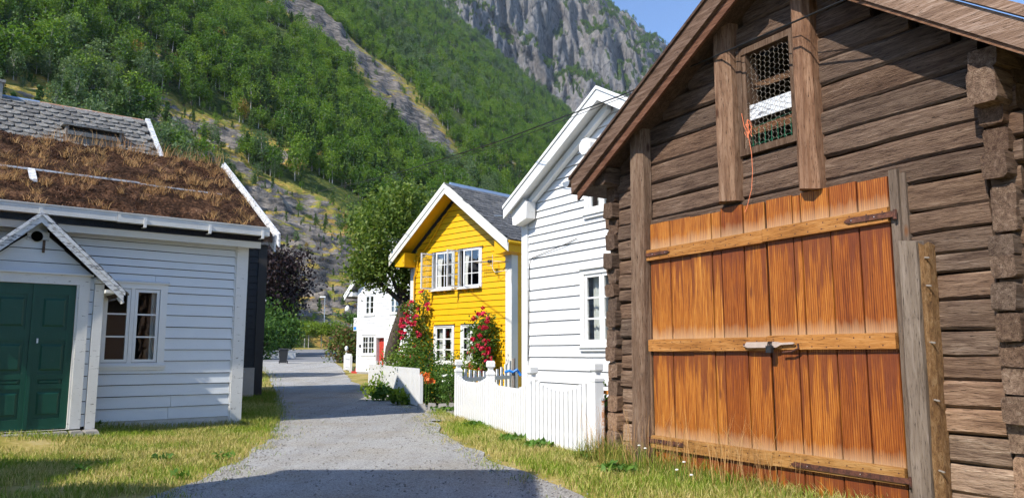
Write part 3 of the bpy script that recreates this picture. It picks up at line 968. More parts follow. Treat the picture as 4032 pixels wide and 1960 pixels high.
# ================================================================== grey house with the sod roof
H1 = thing('sod_roof_house', 'pale blue-grey clapboard house with a dry brown sod roof beside the gravel', 'house', (-5.62, 16.14, 0), R(39))
W1 = (-2.64, -1.66, 1.25, 2.68)           # window opening
z1s = [0.19, 0.427, 0.644, 0.859, 1.067, 1.31, 1.528, 1.748, 1.966, 2.197, 2.42, 2.629, 2.779, 2.965, 3.112, 3.263, 3.443, 3.585, 3.72]
siding(H1, 'grey_paint', z1s, lambda z: -9.2, lambda z: -0.2, [W1, (-4.98, -2.86, 0, 2.9)], 0.034, seed=3)
obj('wall', holed_wall([(-9.2, 0), (0, 0), (0, 3.85), (-9.2, 3.85)], [W1], 0.03), 'shade_backing', H1)
obj('wall', MB().box(-0.02, 0.0, 0.04, 6.1, 0, 3.9).box(-9.2, -9.18, 0.04, 6.1, 0, 3.9).box(-9.2, 0, 6.1, 6.14, 0, 3.9).prism_x([(0.04, 3.9), (6.1, 3.9), (3.05, 5.85)], -0.02, 0.0), 'grey_paint', H1)
obj('floor_and_added_partition', MB().box(-9.18, -0.03, 0.05, 6.08, 0.02, 0.3).box(-9.18, -0.03, 1.4, 1.45, 0.31, 4.2).box(-9.18, -0.03, 0.04, 1.39, 3.4, 3.45).box(-3.6, -3.55, 0.04, 1.39, 0.31, 3.39), 'shade_backing', H1)  # inner walls and ceiling added to keep stray light out behind the window
fnd = obj('foundation', MB().box(-9.2, -0.03, -0.012, 0.02, -0.2, 0.185), 'concrete', H1)
obj('corner_board', MB().box(-0.205, 0.035, -0.045, -0.001, 0.0, 3.66).box(-0.235, -0.206, -0.03, -0.001, 0.02, 3.66).box(0.002, 0.034, 0.0, 0.2, 0.0, 3.66), 'white_old', H1)
wp = casing(H1, *W1, 0.13, 0.0, 'white_paint')
mid1 = (W1[0] + W1[1]) / 2
obj('mullion', MB().box(mid1 - 0.035, mid1 + 0.035, -0.03, 0.02, W1[2] + 0.022, W1[3]), 'white_paint', wp)
for a, b in ((W1[0] + 0.005, mid1 - 0.04), (mid1 + 0.04, W1[1] - 0.005)):
    sash(wp, a, b, W1[2] + 0.03, W1[3] - 0.01, 1, 3, -0.005, 'white_paint', 0.055, 0.028)
curtain(wp, -1.78, -1.66, 1.3, 2.66, 0.12, 2)
# eave
obj('fascia_board', MB().box(-9.3, 0.17, -0.36, -0.33, 3.62, 3.752), 'cream_fascia', H1)
obj('soffit', MB().box(-9.3, 0.168, -0.33, 0.02, 3.66, 3.70), 'cream_fascia', H1)
obj('roof_membrane', MB().box(-9.3, 0.20, -0.40, -0.34, 3.756, 3.90), 'membrane', H1)
gut = obj('gutter', MB().box(-2.62, 0.27, -0.56, -0.535, 3.865, 4.025).box(-2.62, 0.27, -0.535, -0.41, 3.865, 3.885).box(0.245, 0.27, -0.535, -0.41, 3.886, 4.02).box(-2.62, 0.27, -0.575, -0.52, 4.026, 4.045)
          .box(-9.3, -2.625, -0.55, -0.53, 3.875, 4.03).box(-9.3, -2.625, -0.53, -0.41, 3.875, 3.89).box(-9.3, -2.625, -0.565, -0.515, 4.031, 4.05), 'gutter', H1)
for xb in (0.12, -0.95, -2.15, -3.85, -5.5):
    obj('gutter_bracket', MB().box(xb - 0.025, xb + 0.025, -0.59, -0.566, 3.80, 3.97).box(xb - 0.025, xb + 0.025, -0.565, -0.40, 3.80, 3.815), 'white_old', gut)
# roof: sod between boards
EY, EZ, RY, RZ = -0.40, 3.93, 3.05, 6.02
sl1 = (RZ - EZ) / (RY - EY)
roof1 = obj('roof', slab(-9.4, 0.40, EY, EZ - 0.04, RY, RZ - 0.04, 0.13), 'board_old', H1)
obj('roof_deck', slab(-9.4, 0.40, 2 * RY - EY, EZ - 0.04, RY, RZ - 0.04, 0.13), 'board_old', roof1)
nx_s, ny_s = 190, 76
sx = np.linspace(-9.4, 0.385, nx_s)
sy = np.linspace(EY - 0.02, RY + 0.25, ny_s)
SX, SY = np.meshgrid(sx, sy)
bumps = 0.045 * vfbm(SX * 1.3, SY * 1.3, 3) + 0.11 * np.abs(vfbm(SX * 4, SY * 4, 4)) + 0.05 * vfbm(SX * 13, SY * 13, 2)
top = np.where(SY < RY, EZ + sl1 * (SY - EY), RZ - sl1 * (SY - RY))
edge = np.minimum(1, np.minimum((0.385 - SX) / 0.15, (SY - EY + 0.02) / 0.12))
SZ = top + (0.035 + bumps + 0.03) * np.clip(edge, 0.15, 1)
ii = (np.arange(ny_s - 1)[:, None] * nx_s + np.arange(nx_s - 1)[None, :]).ravel()
sod = link('sod', np_mesh('sod', np.stack([SX.ravel(), SY.ravel(), SZ.ravel()], 1), np.stack([ii, ii + 1, ii + nx_s + 1, ii + nx_s], 1), 'sod', True), roof1)
# dry tufts and straw on the sod
gs = np.random.default_rng(21)
P = []
n_t = 230
tx = -6.2 + 6.5 * gs.random(n_t) ** 0.75
ty = EY + 0.1 + (RY - EY) * gs.random(n_t)
wgt = vfbm(tx * 0.8 + 3, ty * 0.8, 3) + 0.35 * (tx > -3.2) + 0.25 * (ty > 1.6)
for x, y, w in zip(tx, ty, wgt):
    if x > 0.3 or w < 0.16:
        continue
    k = int(12 + 26 * gs.random())
    P.append(np.stack([x + gs.normal(0, 0.045, k), y + gs.normal(0, 0.045, k), np.full(k, EZ + sl1 * (min(y, RY) - EY) + 0.06)], 1))
P = np.concatenate(P)
V, Fq = blades_np(P, 0.17, 0.009, gs, 1.0)
tag(link('dry_grass', np_mesh('dry_grass', V, Fq, 'straw'), roof1), kind='stuff')
k = 26000
P = np.stack([-9.3 + 9.6 * gs.random(k), EY + 0.02 + (RY - EY) * gs.random(k), np.zeros(k)], 1)
P[:, 2] = EZ + sl1 * (P[:, 1] - EY) + 0.055
V, Fq = blades_np(P, 0.04, 0.018, gs, 1.8)
m_moss = blade_mat('dead_moss', ((0.02, 0.010, 0.007), (0.10, 0.040, 0.022)), ((0.055, 0.024, 0.014), (0.21, 0.10, 0.055)), (0.4, 0.6), 1.3, 0.1)
tag(link('dead_moss', np_mesh('dead_moss', V, Fq, m_moss), roof1), kind='stuff')
k = 260
P = np.stack([-3.4 + 3.7 * gs.random(k), RY - 0.5 * gs.random(k) ** 2, np.full(k, RZ + 0.02)], 1)
V, Fq = blades_np(P, 0.30, 0.008, gs, 0.5)
tag(link('ridge_straw', np_mesh('ridge_straw', V, Fq, 'straw'), roof1), kind='stuff')
# holding battens on the sod
yb_ = 1.12
obj('sod_batten', MB().box(-9.4, -1.9, yb_, yb_ + 0.03, EZ + sl1 * (yb_ - EY) + 0.12, EZ + sl1 * (yb_ - EY) + 0.155), 'white_peel', roof1)
obj('sod_batten', MB().box(-1.89, -0.2, yb_ + 0.005, yb_ + 0.03, EZ + sl1 * (yb_ - EY) + 0.10, EZ + sl1 * (yb_ - EY) + 0.13), 'white_peel', roof1)
mb = MB()
ya_, yc_ = 0.62, 1.10
mb.add([(-3.92, ya_, EZ + sl1 * (ya_ - EY) + 0.10), (-3.80, ya_, EZ + sl1 * (ya_ - EY) + 0.10), (-3.80, yc_, EZ + sl1 * (yc_ - EY) + 0.12), (-3.92, yc_, EZ + sl1 * (yc_ - EY) + 0.12),
        (-3.92, ya_, EZ + sl1 * (ya_ - EY) + 0.14), (-3.80, ya_, EZ + sl1 * (ya_ - EY) + 0.14), (-3.80, yc_, EZ + sl1 * (yc_ - EY) + 0.16), (-3.92, yc_, EZ + sl1 * (yc_ - EY) + 0.16)],
       [(3, 2, 1, 0), (4, 5, 6, 7), (0, 1, 5, 4), (1, 2, 6, 5), (2, 3, 7, 6), (3, 0, 4, 7)])
obj('sod_batten', mb, 'white_peel', roof1)
# rake boards at the gable end
for nm, x0, x1, dz0, dz1, ye in (('rake_board', 0.40, 0.43, -0.30, 0.06, -0.52), ('rake_board', 0.431, 0.465, -0.13, 0.15, -0.66)):
    za = EZ + sl1 * (ye - EY)
    obj(nm, MB().add([(x0, ye, za + dz0), (x1, ye, za + dz0), (x1, RY, RZ + dz0), (x0, RY, RZ + dz0), (x0, ye, za + dz1), (x1, ye, za + dz1), (x1, RY, RZ + dz1), (x0, RY, RZ + dz1)],
                     [(3, 2, 1, 0), (4, 5, 6, 7), (0, 1, 5, 4), (1, 2, 6, 5), (2, 3, 7, 6), (3, 0, 4, 7)]), 'white_peel', roof1)
obj('rake_board', MB().prism_x([(RY, RZ + 0.12), (RY, RZ - 0.3), (6.6, EZ - 0.4), (6.6, EZ + 0.0)], 0.40, 0.46), 'white_peel', roof1)
# porch
PY = -0.90
porch = obj('porch', MB().box(-4.93, -2.87, PY + 0.09, -0.001, 0.12, 2.72).prism([(-4.93, 2.72), (-2.87, 2.72), (-3.90, 3.62)], PY + 0.05, 0.0), 'shade_backing', H1)
siding(porch, 'grey_paint', [0.2 + 0.215 * k for k in range(12)] + [2.78], lambda z: -3.07, lambda z: -2.99, (), 0.012, PY + 0.02, 5)
siding(porch, 'grey_paint', [2.78, 2.99, 3.22, 3.45, 3.68], lambda z: -4.93 + max(0, (z - 2.72)) * 1.14 + 0.05, lambda z: -2.87 - max(0, (z - 2.72)) * 1.14 - 0.05, (), 0.012, PY + 0.02, 6)
obj('corner_post', MB().box(-2.985, -2.835, PY - 0.03, PY + 0.10, 0.10, 2.66), 'white_old', porch)
obj('corner_post', MB().box(-4.965, -4.815, PY - 0.03, PY + 0.10, 0.10, 2.66), 'white_old', porch)
obj('capital', MB().box(-3.0, -2.80, PY - 0.06, PY + 0.10, 2.67, 2.74).box(-2.99, -2.81, PY - 0.04, PY + 0.10, 2.741, 2.78), 'white_paint', porch)
dcas = obj('door_casing', frame_mb(-4.71, -3.06, 0.17, 2.79, 0.165, PY - 0.03, PY + 0.12, 0.001).box(-3.26, -3.226, PY - 0.012, PY + 0.12, 0.17, 2.625).box(-4.545, -4.51, PY - 0.012, PY + 0.12, 0.17, 2.625), 'white_old', porch)
obj('drip_board', MB().box(-4.76, -3.02, PY - 0.07, PY + 0.05, 2.79, 2.815), 'white_paint', porch)
DY = PY + 0.03
for k, (a, b) in enumerate(((-4.508, -3.872), (-3.868, -3.262))):
    leaf = MB()
    leaf.box(a, b, DY + 0.02, DY + 0.035, 0.19, 2.62)
    leaf.box(a, a + 0.11, DY, DY + 0.02, 0.19, 2.62).box(b - 0.11, b, DY, DY + 0.02, 0.19, 2.62)
    for (r0, r1) in ((0.19, 0.36), (0.86, 0.93), (1.02, 1.10), (1.66, 1.84), (2.44, 2.62)):
        leaf.box(a + 0.11, b - 0.11, DY, DY + 0.02, r0, r1)
    d = obj('door', leaf, 'green_paint', porch)
    for (p0, p1) in ((0.42, 0.80), (0.945, 1.005), (1.16, 1.60), (1.90, 2.38)):
        obj('panel', MB().hexa([(a + 0.135, DY + 0.019, p0), (b - 0.135, DY + 0.019, p0), (b - 0.135, DY + 0.019, p1), (a + 0.135, DY + 0.019, p1)], [(a + 0.165, DY + 0.006, p0 + 0.03 if p1 - p0 > 0.2 else p0 + 0.01), (b - 0.165, DY + 0.006, p0 + 0.03 if p1 - p0 > 0.2 else p0 + 0.01), (b - 0.165, DY + 0.006, p1 - 0.03 if p1 - p0 > 0.2 else p1 - 0.01), (a + 0.165, DY + 0.006, p1 - 0.03 if p1 - p0 > 0.2 else p1 - 0.01)]), 'green_paint', d)
obj('door_astragal', MB().box(-3.905, -3.845, DY - 0.03, DY - 0.001, 0.2, 2.61), 'green_paint', porch)
obj('door_latch', MB().box(-3.80, -3.775, DY - 0.03, DY - 0.002, 1.62, 1.70), 'steel', porch)
# porch roof
def rake_pair(parent, cx, zapex, run, slope, w, y0, y1, mat, name='barge_board', lift=0.0):
    for s in (-1, 1):
        x1, z1_ = cx + s * run, zapex - run * slope
        mb = MB().prism([(cx, zapex + lift), (x1, z1_ + lift), (x1, z1_ + lift - w), (cx, zapex + lift - w)] if s > 0 else [(cx, zapex + lift - w), (x1, z1_ + lift - w), (x1, z1_ + lift), (cx, zapex + lift)], y0, y1)
        obj(name, mb, mat, parent)


proof = obj('porch_roof', slab_y(PY - 0.22, 0.3, -2.56, 2.52, -3.90, 3.80, 0.07), 'board_old', H1)
obj('porch_roof_side', slab_y(PY - 0.22, 0.3, -5.24, 2.52, -3.901, 3.80, 0.07), 'board_old', proof)
rake_pair(proof, -3.90, 3.79, 1.34, 0.955, 0.155, PY - 0.25, PY - 0.221, 'white_peel')
rake_pair(proof, -3.90, 3.83, 1.36, 0.955, 0.07, PY - 0.275, PY - 0.251, 'white_peel', 'barge_cap')
psl = slate_mesh(0.2, 0.24, 0.012, 'slate_old')
for k in range(9):
    t = 0.08 + k * 0.148
    s = link('slate', psl, proof, loc=(-3.90 + t, PY - 0.12, 3.825 - t * 0.955 + 0.02), rot=(0, R(43.7), R(-90) + 0.1))
    s.rotation_euler = (0, 0, 0)
    s.matrix_local = Matrix.Translation((-3.90 + t, PY - 0.12, 3.835 - t * 0.955)) @ Matrix.Rotation(R(43.7 - 5), 4, 'Y') @ Matrix.Rotation(R(90), 4, 'Z')
obj('eave_board', MB().box(-2.84, -2.66, PY - 0.2, -0.02, 2.50, 2.56), 'white_old', proof)
obj('gable_collar', MB().box(-4.06, -3.74, PY - 0.02, PY + 0.008, 3.36, 3.50), 'white_peel', proof)
obj('vent_shade_disc', MB().lathe([(0.09, -0.006), (0.09, 0.0)], 0, 0, 14), 'hole_shade', proof, loc=(-3.92, PY - 0.027, 3.42), rot=(R(90), 0, 0))  # flat black disc painted as the dark inside of the vent
obj('hanging_tag', MB().box(-3.83, -3.79, PY - 0.03, PY - 0.012, 3.15, 3.36), 'board_old', proof, (1, 1, 1))
obj('downpipe_stub', MB().tube([(-2.62, PY - 0.12, 2.44), (-2.55, PY - 0.16, 2.33)], 0.035, 10), 'white_peel', proof)
obj('thermometer', MB().box(-2.80, -2.785, -0.09, -0.05, 1.98, 2.22), 'cream_paint', H1)
# door step of flat stones
g = random.Random(4)
step = obj('door_step', MB().box(-4.9, -2.95, PY - 0.30, PY - 0.03, -0.1, 0.075), 'stone', H1)
x = -4.9
while x < -3.0:
    w = g.uniform(0.16, 0.34)
    y0 = PY - 0.30 - g.uniform(0.0, 0.05)
    obj('step_stone', MB().hexa([(x, y0, 0.076), (x + w - 0.02, y0 + g.uniform(-.02, .02), 0.076), (x + w - 0.02, PY - 0.04, 0.076), (x, PY - 0.04, 0.076)], [(x + 0.01, y0 + 0.02, 0.13 + g.uniform(0, .03)), (x + w - 0.04, y0 + 0.03, 0.13 + g.uniform(0, .03)), (x + w - 0.03, PY - 0.045, 0.15), (x + 0.01, PY - 0.045, 0.15)]), 'stone', step)
    x += w

# ================================================================== slate-roofed house behind
H0 = thing('slate_roof_house', 'house behind the sod roof with lichened round slates and a rusty ridge', 'house', (-5.62, 16.14, 0), R(39))
sR = 0.80
r0y, r0z = 7.80, 8.16
obj('wall', MB().box(-8.0, -0.55, 5.2, 10.6, 0, 5.9).prism_x([(5.2, 5.9), (10.6, 5.9), (7.8, 8.0)], -8.0, -0.55), 'white_siding', H0)
roof0 = obj('roof', slab(-8.2, -0.36, 4.7, r0z - sR * 3.1 - 0.03, r0y, r0z - 0.03, 0.1), 'board_old', H0)
obj('roof_deck', slab(-8.2, -0.36, 2 * r0y - 4.7, r0z - sR * 3.1 - 0.03, r0y, r0z - 0.03, 0.1), 'slate_old', roof0)
me_sl = [slate_mesh(0.292 * k, 0.46, 0.042, 'slate_old', q) for k, q in ((1.0, 1.0), (0.95, 1.15), (1.04, 0.9))]
a0 = math.atan(sR)
g = random.Random(9)
row = 0
t = 0.18
while t < 3.4:
    y, z = r0y - t * math.cos(a0), r0z - t * math.sin(a0)
    x = -4.75 + (0.15 if row % 2 else 0)
    while x < -0.42:
        if not (-2.55 < x < -1.35 and 1.30 < t < 2.35):
            o = link('slate', g.choice(me_sl), roof0)
            o.matrix_local = Matrix.Translation((x + g.uniform(-.012, .012), y, z + 0.065 + g.uniform(0, .006))) @ Matrix.Rotation(a0 - 0.15, 4, 'X') @ Matrix.Rotation(g.uniform(-.05, .05), 4, 'Z') @ Matrix.Translation((0, 0.22, 0))
        x += 0.30
    t += 0.255
    row += 1
obj('ridge_sheet', MB().prism_x([(r0y - 0.14, r0z - 0.03), (r0y, r0z + 0.10), (r0y + 0.14, r0z - 0.03), (r0y, r0z + 0.04)], -3.05, -0.42), 'ridge_rust', roof0)
obj('ridge_sheet', MB().prism_x([(r0y - 0.13, r0z - 0.02), (r0y, r0z + 0.11), (r0y + 0.14, r0z - 0.03), (r0y, r0z + 0.05)], -5.2, -3.051), 'ridge_blue', roof0)
for x0, x1, dz in ((-0.36, -0.24, 0.10),):
    obj('rake_board', MB().add([(x0, 4.6, r0z - sR * 3.2 - 0.1), (x1, 4.6, r0z - sR * 3.2 - 0.1), (x1, r0y, r0z - 0.1), (x0, r0y, r0z - 0.1), (x0, 4.6, r0z - sR * 3.2 + dz), (x1, 4.6, r0z - sR * 3.2 + dz), (x1, r0y, r0z + dz + 0.05), (x0, r0y, r0z + dz + 0.05)],
                     [(3, 2, 1, 0), (4, 5, 6, 7), (0, 1, 5, 4), (1, 2, 6, 5), (2, 3, 7, 6), (3, 0, 4, 7)]), 'white_peel', roof0)
obj('rake_board', MB().prism_x([(r0y, r0z + 0.15), (r0y, r0z - 0.1), (10.9, r0z - sR * 3.1 - 0.1), (10.9, r0z - sR * 3.1 + 0.1)], -0.36, -0.24), 'white_peel', roof0)
# roof hatch
hy0, hy1 = r0y - 2.1 * math.cos(a0), r0y - 1.15 * math.cos(a0)
hz0, hz1 = r0z - 2.1 * math.sin(a0), r0z - 1.15 * math.sin(a0)
hatch = obj('roof_hatch', MB().box(-2.6, -2.54, hy0, hy1 + 0.1, hz0, hz0 + 0.50).box(-1.34, -1.28, hy0, hy1 + 0.1, hz0, hz0 + 0.50).box(-2.54, -1.34, hy0 + 0.02, hy0 + 0.06, hz0 - 0.05, hz0 + 0.24), 'slab', roof0, (0.75, 0.75, 0.78))
obj('hatch_lid', slab(-2.68, -1.2, hy0 - 0.05, hz0 + 0.50, hy1 + 0.45, hz0 + 0.62, 0.05), 'slate_old', hatch)
obj('hatch_dark', MB().box(-2.5, -1.36, hy0 + 0.2, hy0 + 0.22, hz0, hz0 + 0.48), 'membrane', hatch)
obj('hatch_shelf', MB().box(-2.56, -1.3, hy0 - 0.06, hy0 + 0.04, hz0 + 0.20, hz0 + 0.31), 'slate_old', hatch)
obj('valley_sheet', slab(-5.0, -0.4, 5.25, r0z - sR * (r0y - 5.25) + 0.07, 5.5, r0z - sR * (r0y - 5.5) + 0.08, 0.02), 'white_peel', roof0)
chm = obj('chimney', MB().box(-4.55, -3.93, 7.5, 8.1, 7.6, 8.50).box(-4.6, -3.88, 7.45, 8.15, 8.501, 8.57), 'stone', roof0)

# ================================================================== dark timber house
H2 = thing('dark_timber_house', 'black-brown clapboard house just behind the grey sod-roofed house', 'house', (-8.14, 25.4, 0.04), R(30))
siding(H2, 'black_paint', [0.05 + 0.215 * k for k in range(24)], lambda z: -7.0, lambda z: -0.27, (), 0.022, 0, 8)
obj('wall', MB().box(-7.0, -0.03, 0.03, 5.0, 0, 5.0).prism_x([(0.03, 5.0), (5.0, 5.0), (2.5, 6.35)], -7.0, -0.03), 'black_paint', H2)
obj('corner_board', MB().box(-0.28, -0.005, -0.045, -0.001, -0.05, 5.0).box(-0.03, -0.004, 0.0, 0.25, -0.05, 5.0), 'black_vert', H2)
obj('roof', slab(-7.2, 0.02, -0.2, 5.05, 2.5, 6.5, 0.1), 'slate_dark', H2)
obj('roof_back', slab(-7.2, 0.02, 5.2, 5.05, 2.5, 6.5, 0.1), 'slate_dark', H2)
ub = thing('utility_cabinet', 'beige metal cabinet against the black wall by the grey house corner', 'cabinet', (-8.14, 25.4, 0.04), R(30))
obj('body', MB().box(-0.72, -0.292, -0.20, -0.046, 0.02, 0.92), 'beige', ub)
obj('cap', MB().box(-0.74, -0.29, -0.22, -0.046, 0.921, 0.95), 'beige', ub)
obj('lock', MB().box(-0.62, -0.59, -0.21, -0.2005, 0.80, 0.84), 'steel', ub)

H3 = thing('white_cottage', 'white cottage corner with a blue-grey eave peeping past the black house', 'house', (-12.9, 40.2, 0.16), R(30))
obj('wall', MB().box(-6, -0.35, 0.3, 6, 0, 4.1).prism_x([(0.3, 4.1), (6, 4.1), (3.1, 6.2)], -6, -0.35), 'white_siding', H3)
obj('roof', slab(-6.3, 0.0, -0.15, 4.05, 3.1, 6.4, 0.1), 'ridge_blue', H3)
obj('roof_back', slab(-6.3, 0.0, 6.4, 4.05, 3.1, 6.4, 0.1), 'ridge_blue', H3)
obj('gutter', MB().tube([(-6.3, -0.2, 4.0), (0, -0.2, 4.0)], 0.06, 8), 'white_paint', H3)

# ================================================================== far white house with red door
H4 = thing('far_white_house', 'white clapboard house with a red door behind the apple tree', 'house', (-9.54, 47.9, 0.23), R(-44))
W4 = [(0.80, 1.62, 3.56, 4.70), (3.33, 4.1, 3.56, 4.70), (0.56, 1.74, 1.15, 2.24)]
D4 = (1.96, 2.76, 0.25, 2.14)
z4 = [0.1 + 0.196 * k for k in range(26)]
g4l = lambda z: 0.03 + max(0, z - 5.3) * 1.05
g4r = lambda z: 6.57 - max(0, z - 5.3) * 1.05
siding(H4, 'white_siding', z4 + [5.39 + 0.2 * k for k in range(14)], g4l, g4r, W4 + [D4], 0.03, 0, 11)
obj('wall', holed_wall([(0, 0), (6.6, 0), (6.6, 5.3), (3.3, 8.3), (0, 5.3)], W4 + [D4], 0.03), 'shade_backing', H4)
obj('added_partition', MB().box(0.03, 6.57, 2.0, 2.05, 0.1, 5.2), 'shade_backing', H4)  # added behind the windows to keep them dark
obj('wall', MB().box(0, 0.02, 0.04, 8, 0, 5.3).box(6.58, 6.6, 0.04, 8, 0, 5.3).prism([(0, 0), (6.6, 0), (6.6, 5.3), (3.3, 8.3), (0, 5.3)], 7.98, 8.0), 'white_siding', H4)
obj('foundation', MB().box(0.02, 6.58, -0.02, 0.02, -0.4, 0.095), 'stone', H4)
obj('corner_board', MB().box(-0.04, 0.16, -0.05, -0.001, 0.1, 5.2), 'white_paint', H4)
obj('corner_board', MB().box(6.44, 6.64, -0.05, -0.001, 0.1, 5.2), 'white_paint', H4)
for k, w in enumerate(W4):
    p = casing(H4, *w, 0.12, 0.0, 'white_paint')
    c = (w[0] + w[1]) / 2
    cols = 2 if k == 2 else 1
    sash(p, w[0], c - 0.015, w[2] + 0.03, w[3], cols, 3, 0.0, 'white_paint', 0.05, 0.03)
    sash(p, c + 0.015, w[1], w[2] + 0.03, w[3], cols, 3, 0.0, 'white_paint', 0.05, 0.03)
    if k != 2:
        curtain(p, w[0], w[0] + 0.22, w[2], w[3], 0.15, 2)
        curtain(p, w[1] - 0.22, w[1], w[2], w[3], 0.15, 2)
dc = obj('door_casing', frame_mb(D4[0] - 0.14, D4[1] + 0.14, D4[2] - 0.02, D4[3] + 0.14, 0.14, -0.05, 0.05, 0.02), 'white_paint', H4)
d4 = obj('door', MB().box(D4[0] + 0.02, D4[1] - 0.01, 0.20, 0.24, D4[2], D4[3]), 'red_paint', H4)
for (p0, p1) in ((0.38, 0.85), (0.98, 1.35), (1.48, 2.0)):
    obj('panel', MB().box(D4[0] + 0.14, D4[1] - 0.13, 0.185, 0.2, p0, p1), 'red_paint', d4)
obj('door_reveal', MB().box(D4[0] - 0.001, D4[0] + 0.018, 0.0, 0.24, D4[2], D4[3]), 'white_paint', H4)
obj('house_number', MB().box(0.24, 0.42, -0.05, -0.032, 1.58, 1.76), 'plastic_black', H4)
rf4 = obj('roof', slab_y(-0.5, 8.3, -0.75, 4.75, 3.3, 8.45, 0.14), 'slate_dark', H4)
obj('roof_side', slab_y(-0.5, 8.3, 7.35, 4.75, 3.301, 8.45, 0.14), 'slate_dark', rf4)
rake_pair(rf4, 3.3, 8.5, 4.1, 0.913, 0.26, -0.54, -0.501, 'white_paint')
rake_pair(rf4, 3.3, 8.56, 4.15, 0.913, 0.10, -0.575, -0.541, 'white_paint', 'barge_cap')
obj('eave_box', MB().box(-0.55, -0.05, -0.45, 0.25, 4.72, 4.98), 'white_paint', rf4)
lamp = thing('wall_lantern', 'round white globe lantern on a bracket of the far white house', 'lamp', (-9.54, 47.9, 0.23), R(-44))
obj('bracket', MB().tube([(-0.02, -0.02, 4.35), (-0.4, -0.1, 4.45), (-0.95, -0.15, 4.42), (-0.98, -0.15, 4.2)], 0.025, 6), 'plastic_black', lamp)
obj('globe', MB().lathe([(0.04, 4.2), (0.12, 4.1), (0.17, 3.97), (0.15, 3.87), (0.07, 3.8)], -0.98, -0.15, 12), 'lamp_glass', lamp, smooth=True)
sg = thing('wall_sign', 'white sign with a ring mark and a blue field on the far house corner', 'sign', (-9.54, 47.9, 0.23), R(-44))
obj('board', MB().box(-0.40, -0.06, -0.06, -0.03, 2.6, 3.4), 'wire_white', sg)
obj('ring_mark', MB().tube([(-0.24 + 0.11 * math.cos(a), -0.066, 3.18 + 0.15 * math.sin(a)) for a in np.linspace(0, 6.28, 16)], 0.018, 4), 'plastic_black', sg)
obj('blue_field', MB().box(-0.37, -0.1, -0.066, -0.0605, 2.65, 2.85), 'plastic_blue', sg)
st = thing('entrance_steps', 'red painted steps against the far white house corner', 'steps', (-9.54, 47.9, 0.23), R(-44))
for k in range(3):
    obj('step', MB().box(-0.75, -0.05, 0.1 + 0.3 * k, 0.4 + 0.3 * k, -0.25, 0.12 + 0.2 * k), 'red_paint', st)
obj('stringer', MB().prism_x([(0.05, -0.25), (1.3, -0.25), (1.3, 1.0), (1.1, 1.0)], -0.80, -0.751), 'red_paint', st)

# ================================================================== yellow house
H5 = thing('yellow_house', 'bright yellow clapboard house with open upper casements and slate roof', 'house', (0, 25, 0.036), R(-44))
WU = [(-3.90, -2.82, 3.68, 4.97), (-2.50, -1.44, 3.68, 4.97)]
WL = [(-3.76, -2.84, 1.08, 2.34), (-2.34, -1.42, 1.08, 2.34)]
z5 = [0.0] + [0.10 + 0.2045 * k for k in range(35)]
CX5 = -2.6
apex5 = 6.95
g5l = lambda z: -4.98 + max(0, z - 5.16) / 0.747
g5r = lambda z: -0.24 - max(0, z - 5.16) / 0.747
siding(H5, 'yellow_paint', z5, g5l, g5r, WU + WL, 0.028, 0, 13)
obj('wall', holed_wall([(-5.2, 0), (0, 0), (0, 5.0), (CX5, 6.94), (-5.2, 5.0)], WU + WL, 0.03), 'shade_backing', H5)
siding_side = H5
sidep = obj('wall', MB().box(-0.03, -0.012, 0.03, 8.0, 0, 5.0).box(-5.2, -5.18, 0.03, 8, 0, 5.0).prism([(-5.2, 0), (0, 0), (0, 5.0), (CX5, 6.9), (-5.2, 5.0)], 7.98, 8.0), 'yellow_paint', H5)
obj('floor_and_added_partition', MB().box(-5.17, -0.04, 0.05, 7.95, 2.75, 3.0).box(-5.17, -0.04, 2.2, 2.25, 0.1, 5.0), 'shade_backing', H5)  # upright box added to darken the rooms behind the windows
for k in range(25):   # side boards as real lapped boards
    z = 0.0 + 0.2045 * k
    obj('clapboard', MB().add([(0.022, 0.25, z), (0.022, 8.0, z), (-0.012, 8.0, z), (-0.012, 0.25, z), (0.0, 0.25, z + 0.215), (0.0, 8.0, z + 0.215), (-0.012, 8.0, z + 0.215), (-0.012, 0.25, z + 0.215)],
                              [(3, 2, 1, 0), (4, 5, 6, 7), (0, 1, 5, 4), (1, 2, 6, 5), (2, 3, 7, 6), (3, 0, 4, 7)]), 'yellow_paint', H5)
obj('corner_board', MB().box(-0.245, 0.035, -0.055, -0.002, 0.0, 4.92).box(0.001, 0.034, -0.0015, 0.24, 0.0, 4.92), 'grey_trim', H5)
obj('corner_board', MB().box(-5.21, -4.98, -0.055, -0.002, 0.0, 4.92), 'grey_trim', H5)
for k, w in enumerate(WU):
    p = casing(H5, *w, 0.055, -0.01, 'white_paint', head=False, sill=False)
    obj('sill', MB().box(w[0] - 0.12, w[1] + 0.05, -0.17, 0.0, w[2] - 0.075, w[2] - 0.025), 'white_old', p)
    obj('head_board', MB().prism_x([(-0.11, w[3] + 0.055), (0.0, w[3] + 0.10), (0.0, w[3] + 0.055)], w[0] - 0.12, w[1] + 0.10), 'yellow_paint', p)
    for bx in (w[0] + 0.25, w[0] + 0.62):
        obj('bracket', MB().prism_x([(-0.002, w[2] - 0.076), (-0.15, w[2] - 0.076), (-0.002, w[2] - 0.20)], bx, bx + 0.07), 'yellow_paint', p)
    c = w[0] + 0.30
    sash(p, w[0], w[0] + 0.52, w[2], w[3], 1, 3, -0.055, 'white_paint', 0.05, 0.024, 'L', R(-98))
    sash(p, c, w[1], w[2], w[3], 2, 3, -0.06, 'white_paint', 0.055, 0.026, 'R', R(9 if k == 0 else 5))
    curtain(p, w[0] + 0.02, w[0] + 0.34, w[2], w[3], 0.14, 3, 0.35)
    curtain(p, w[1] - 0.40, w[1] - 0.02, w[2], w[3], 0.14, 3, 0.4, 1)
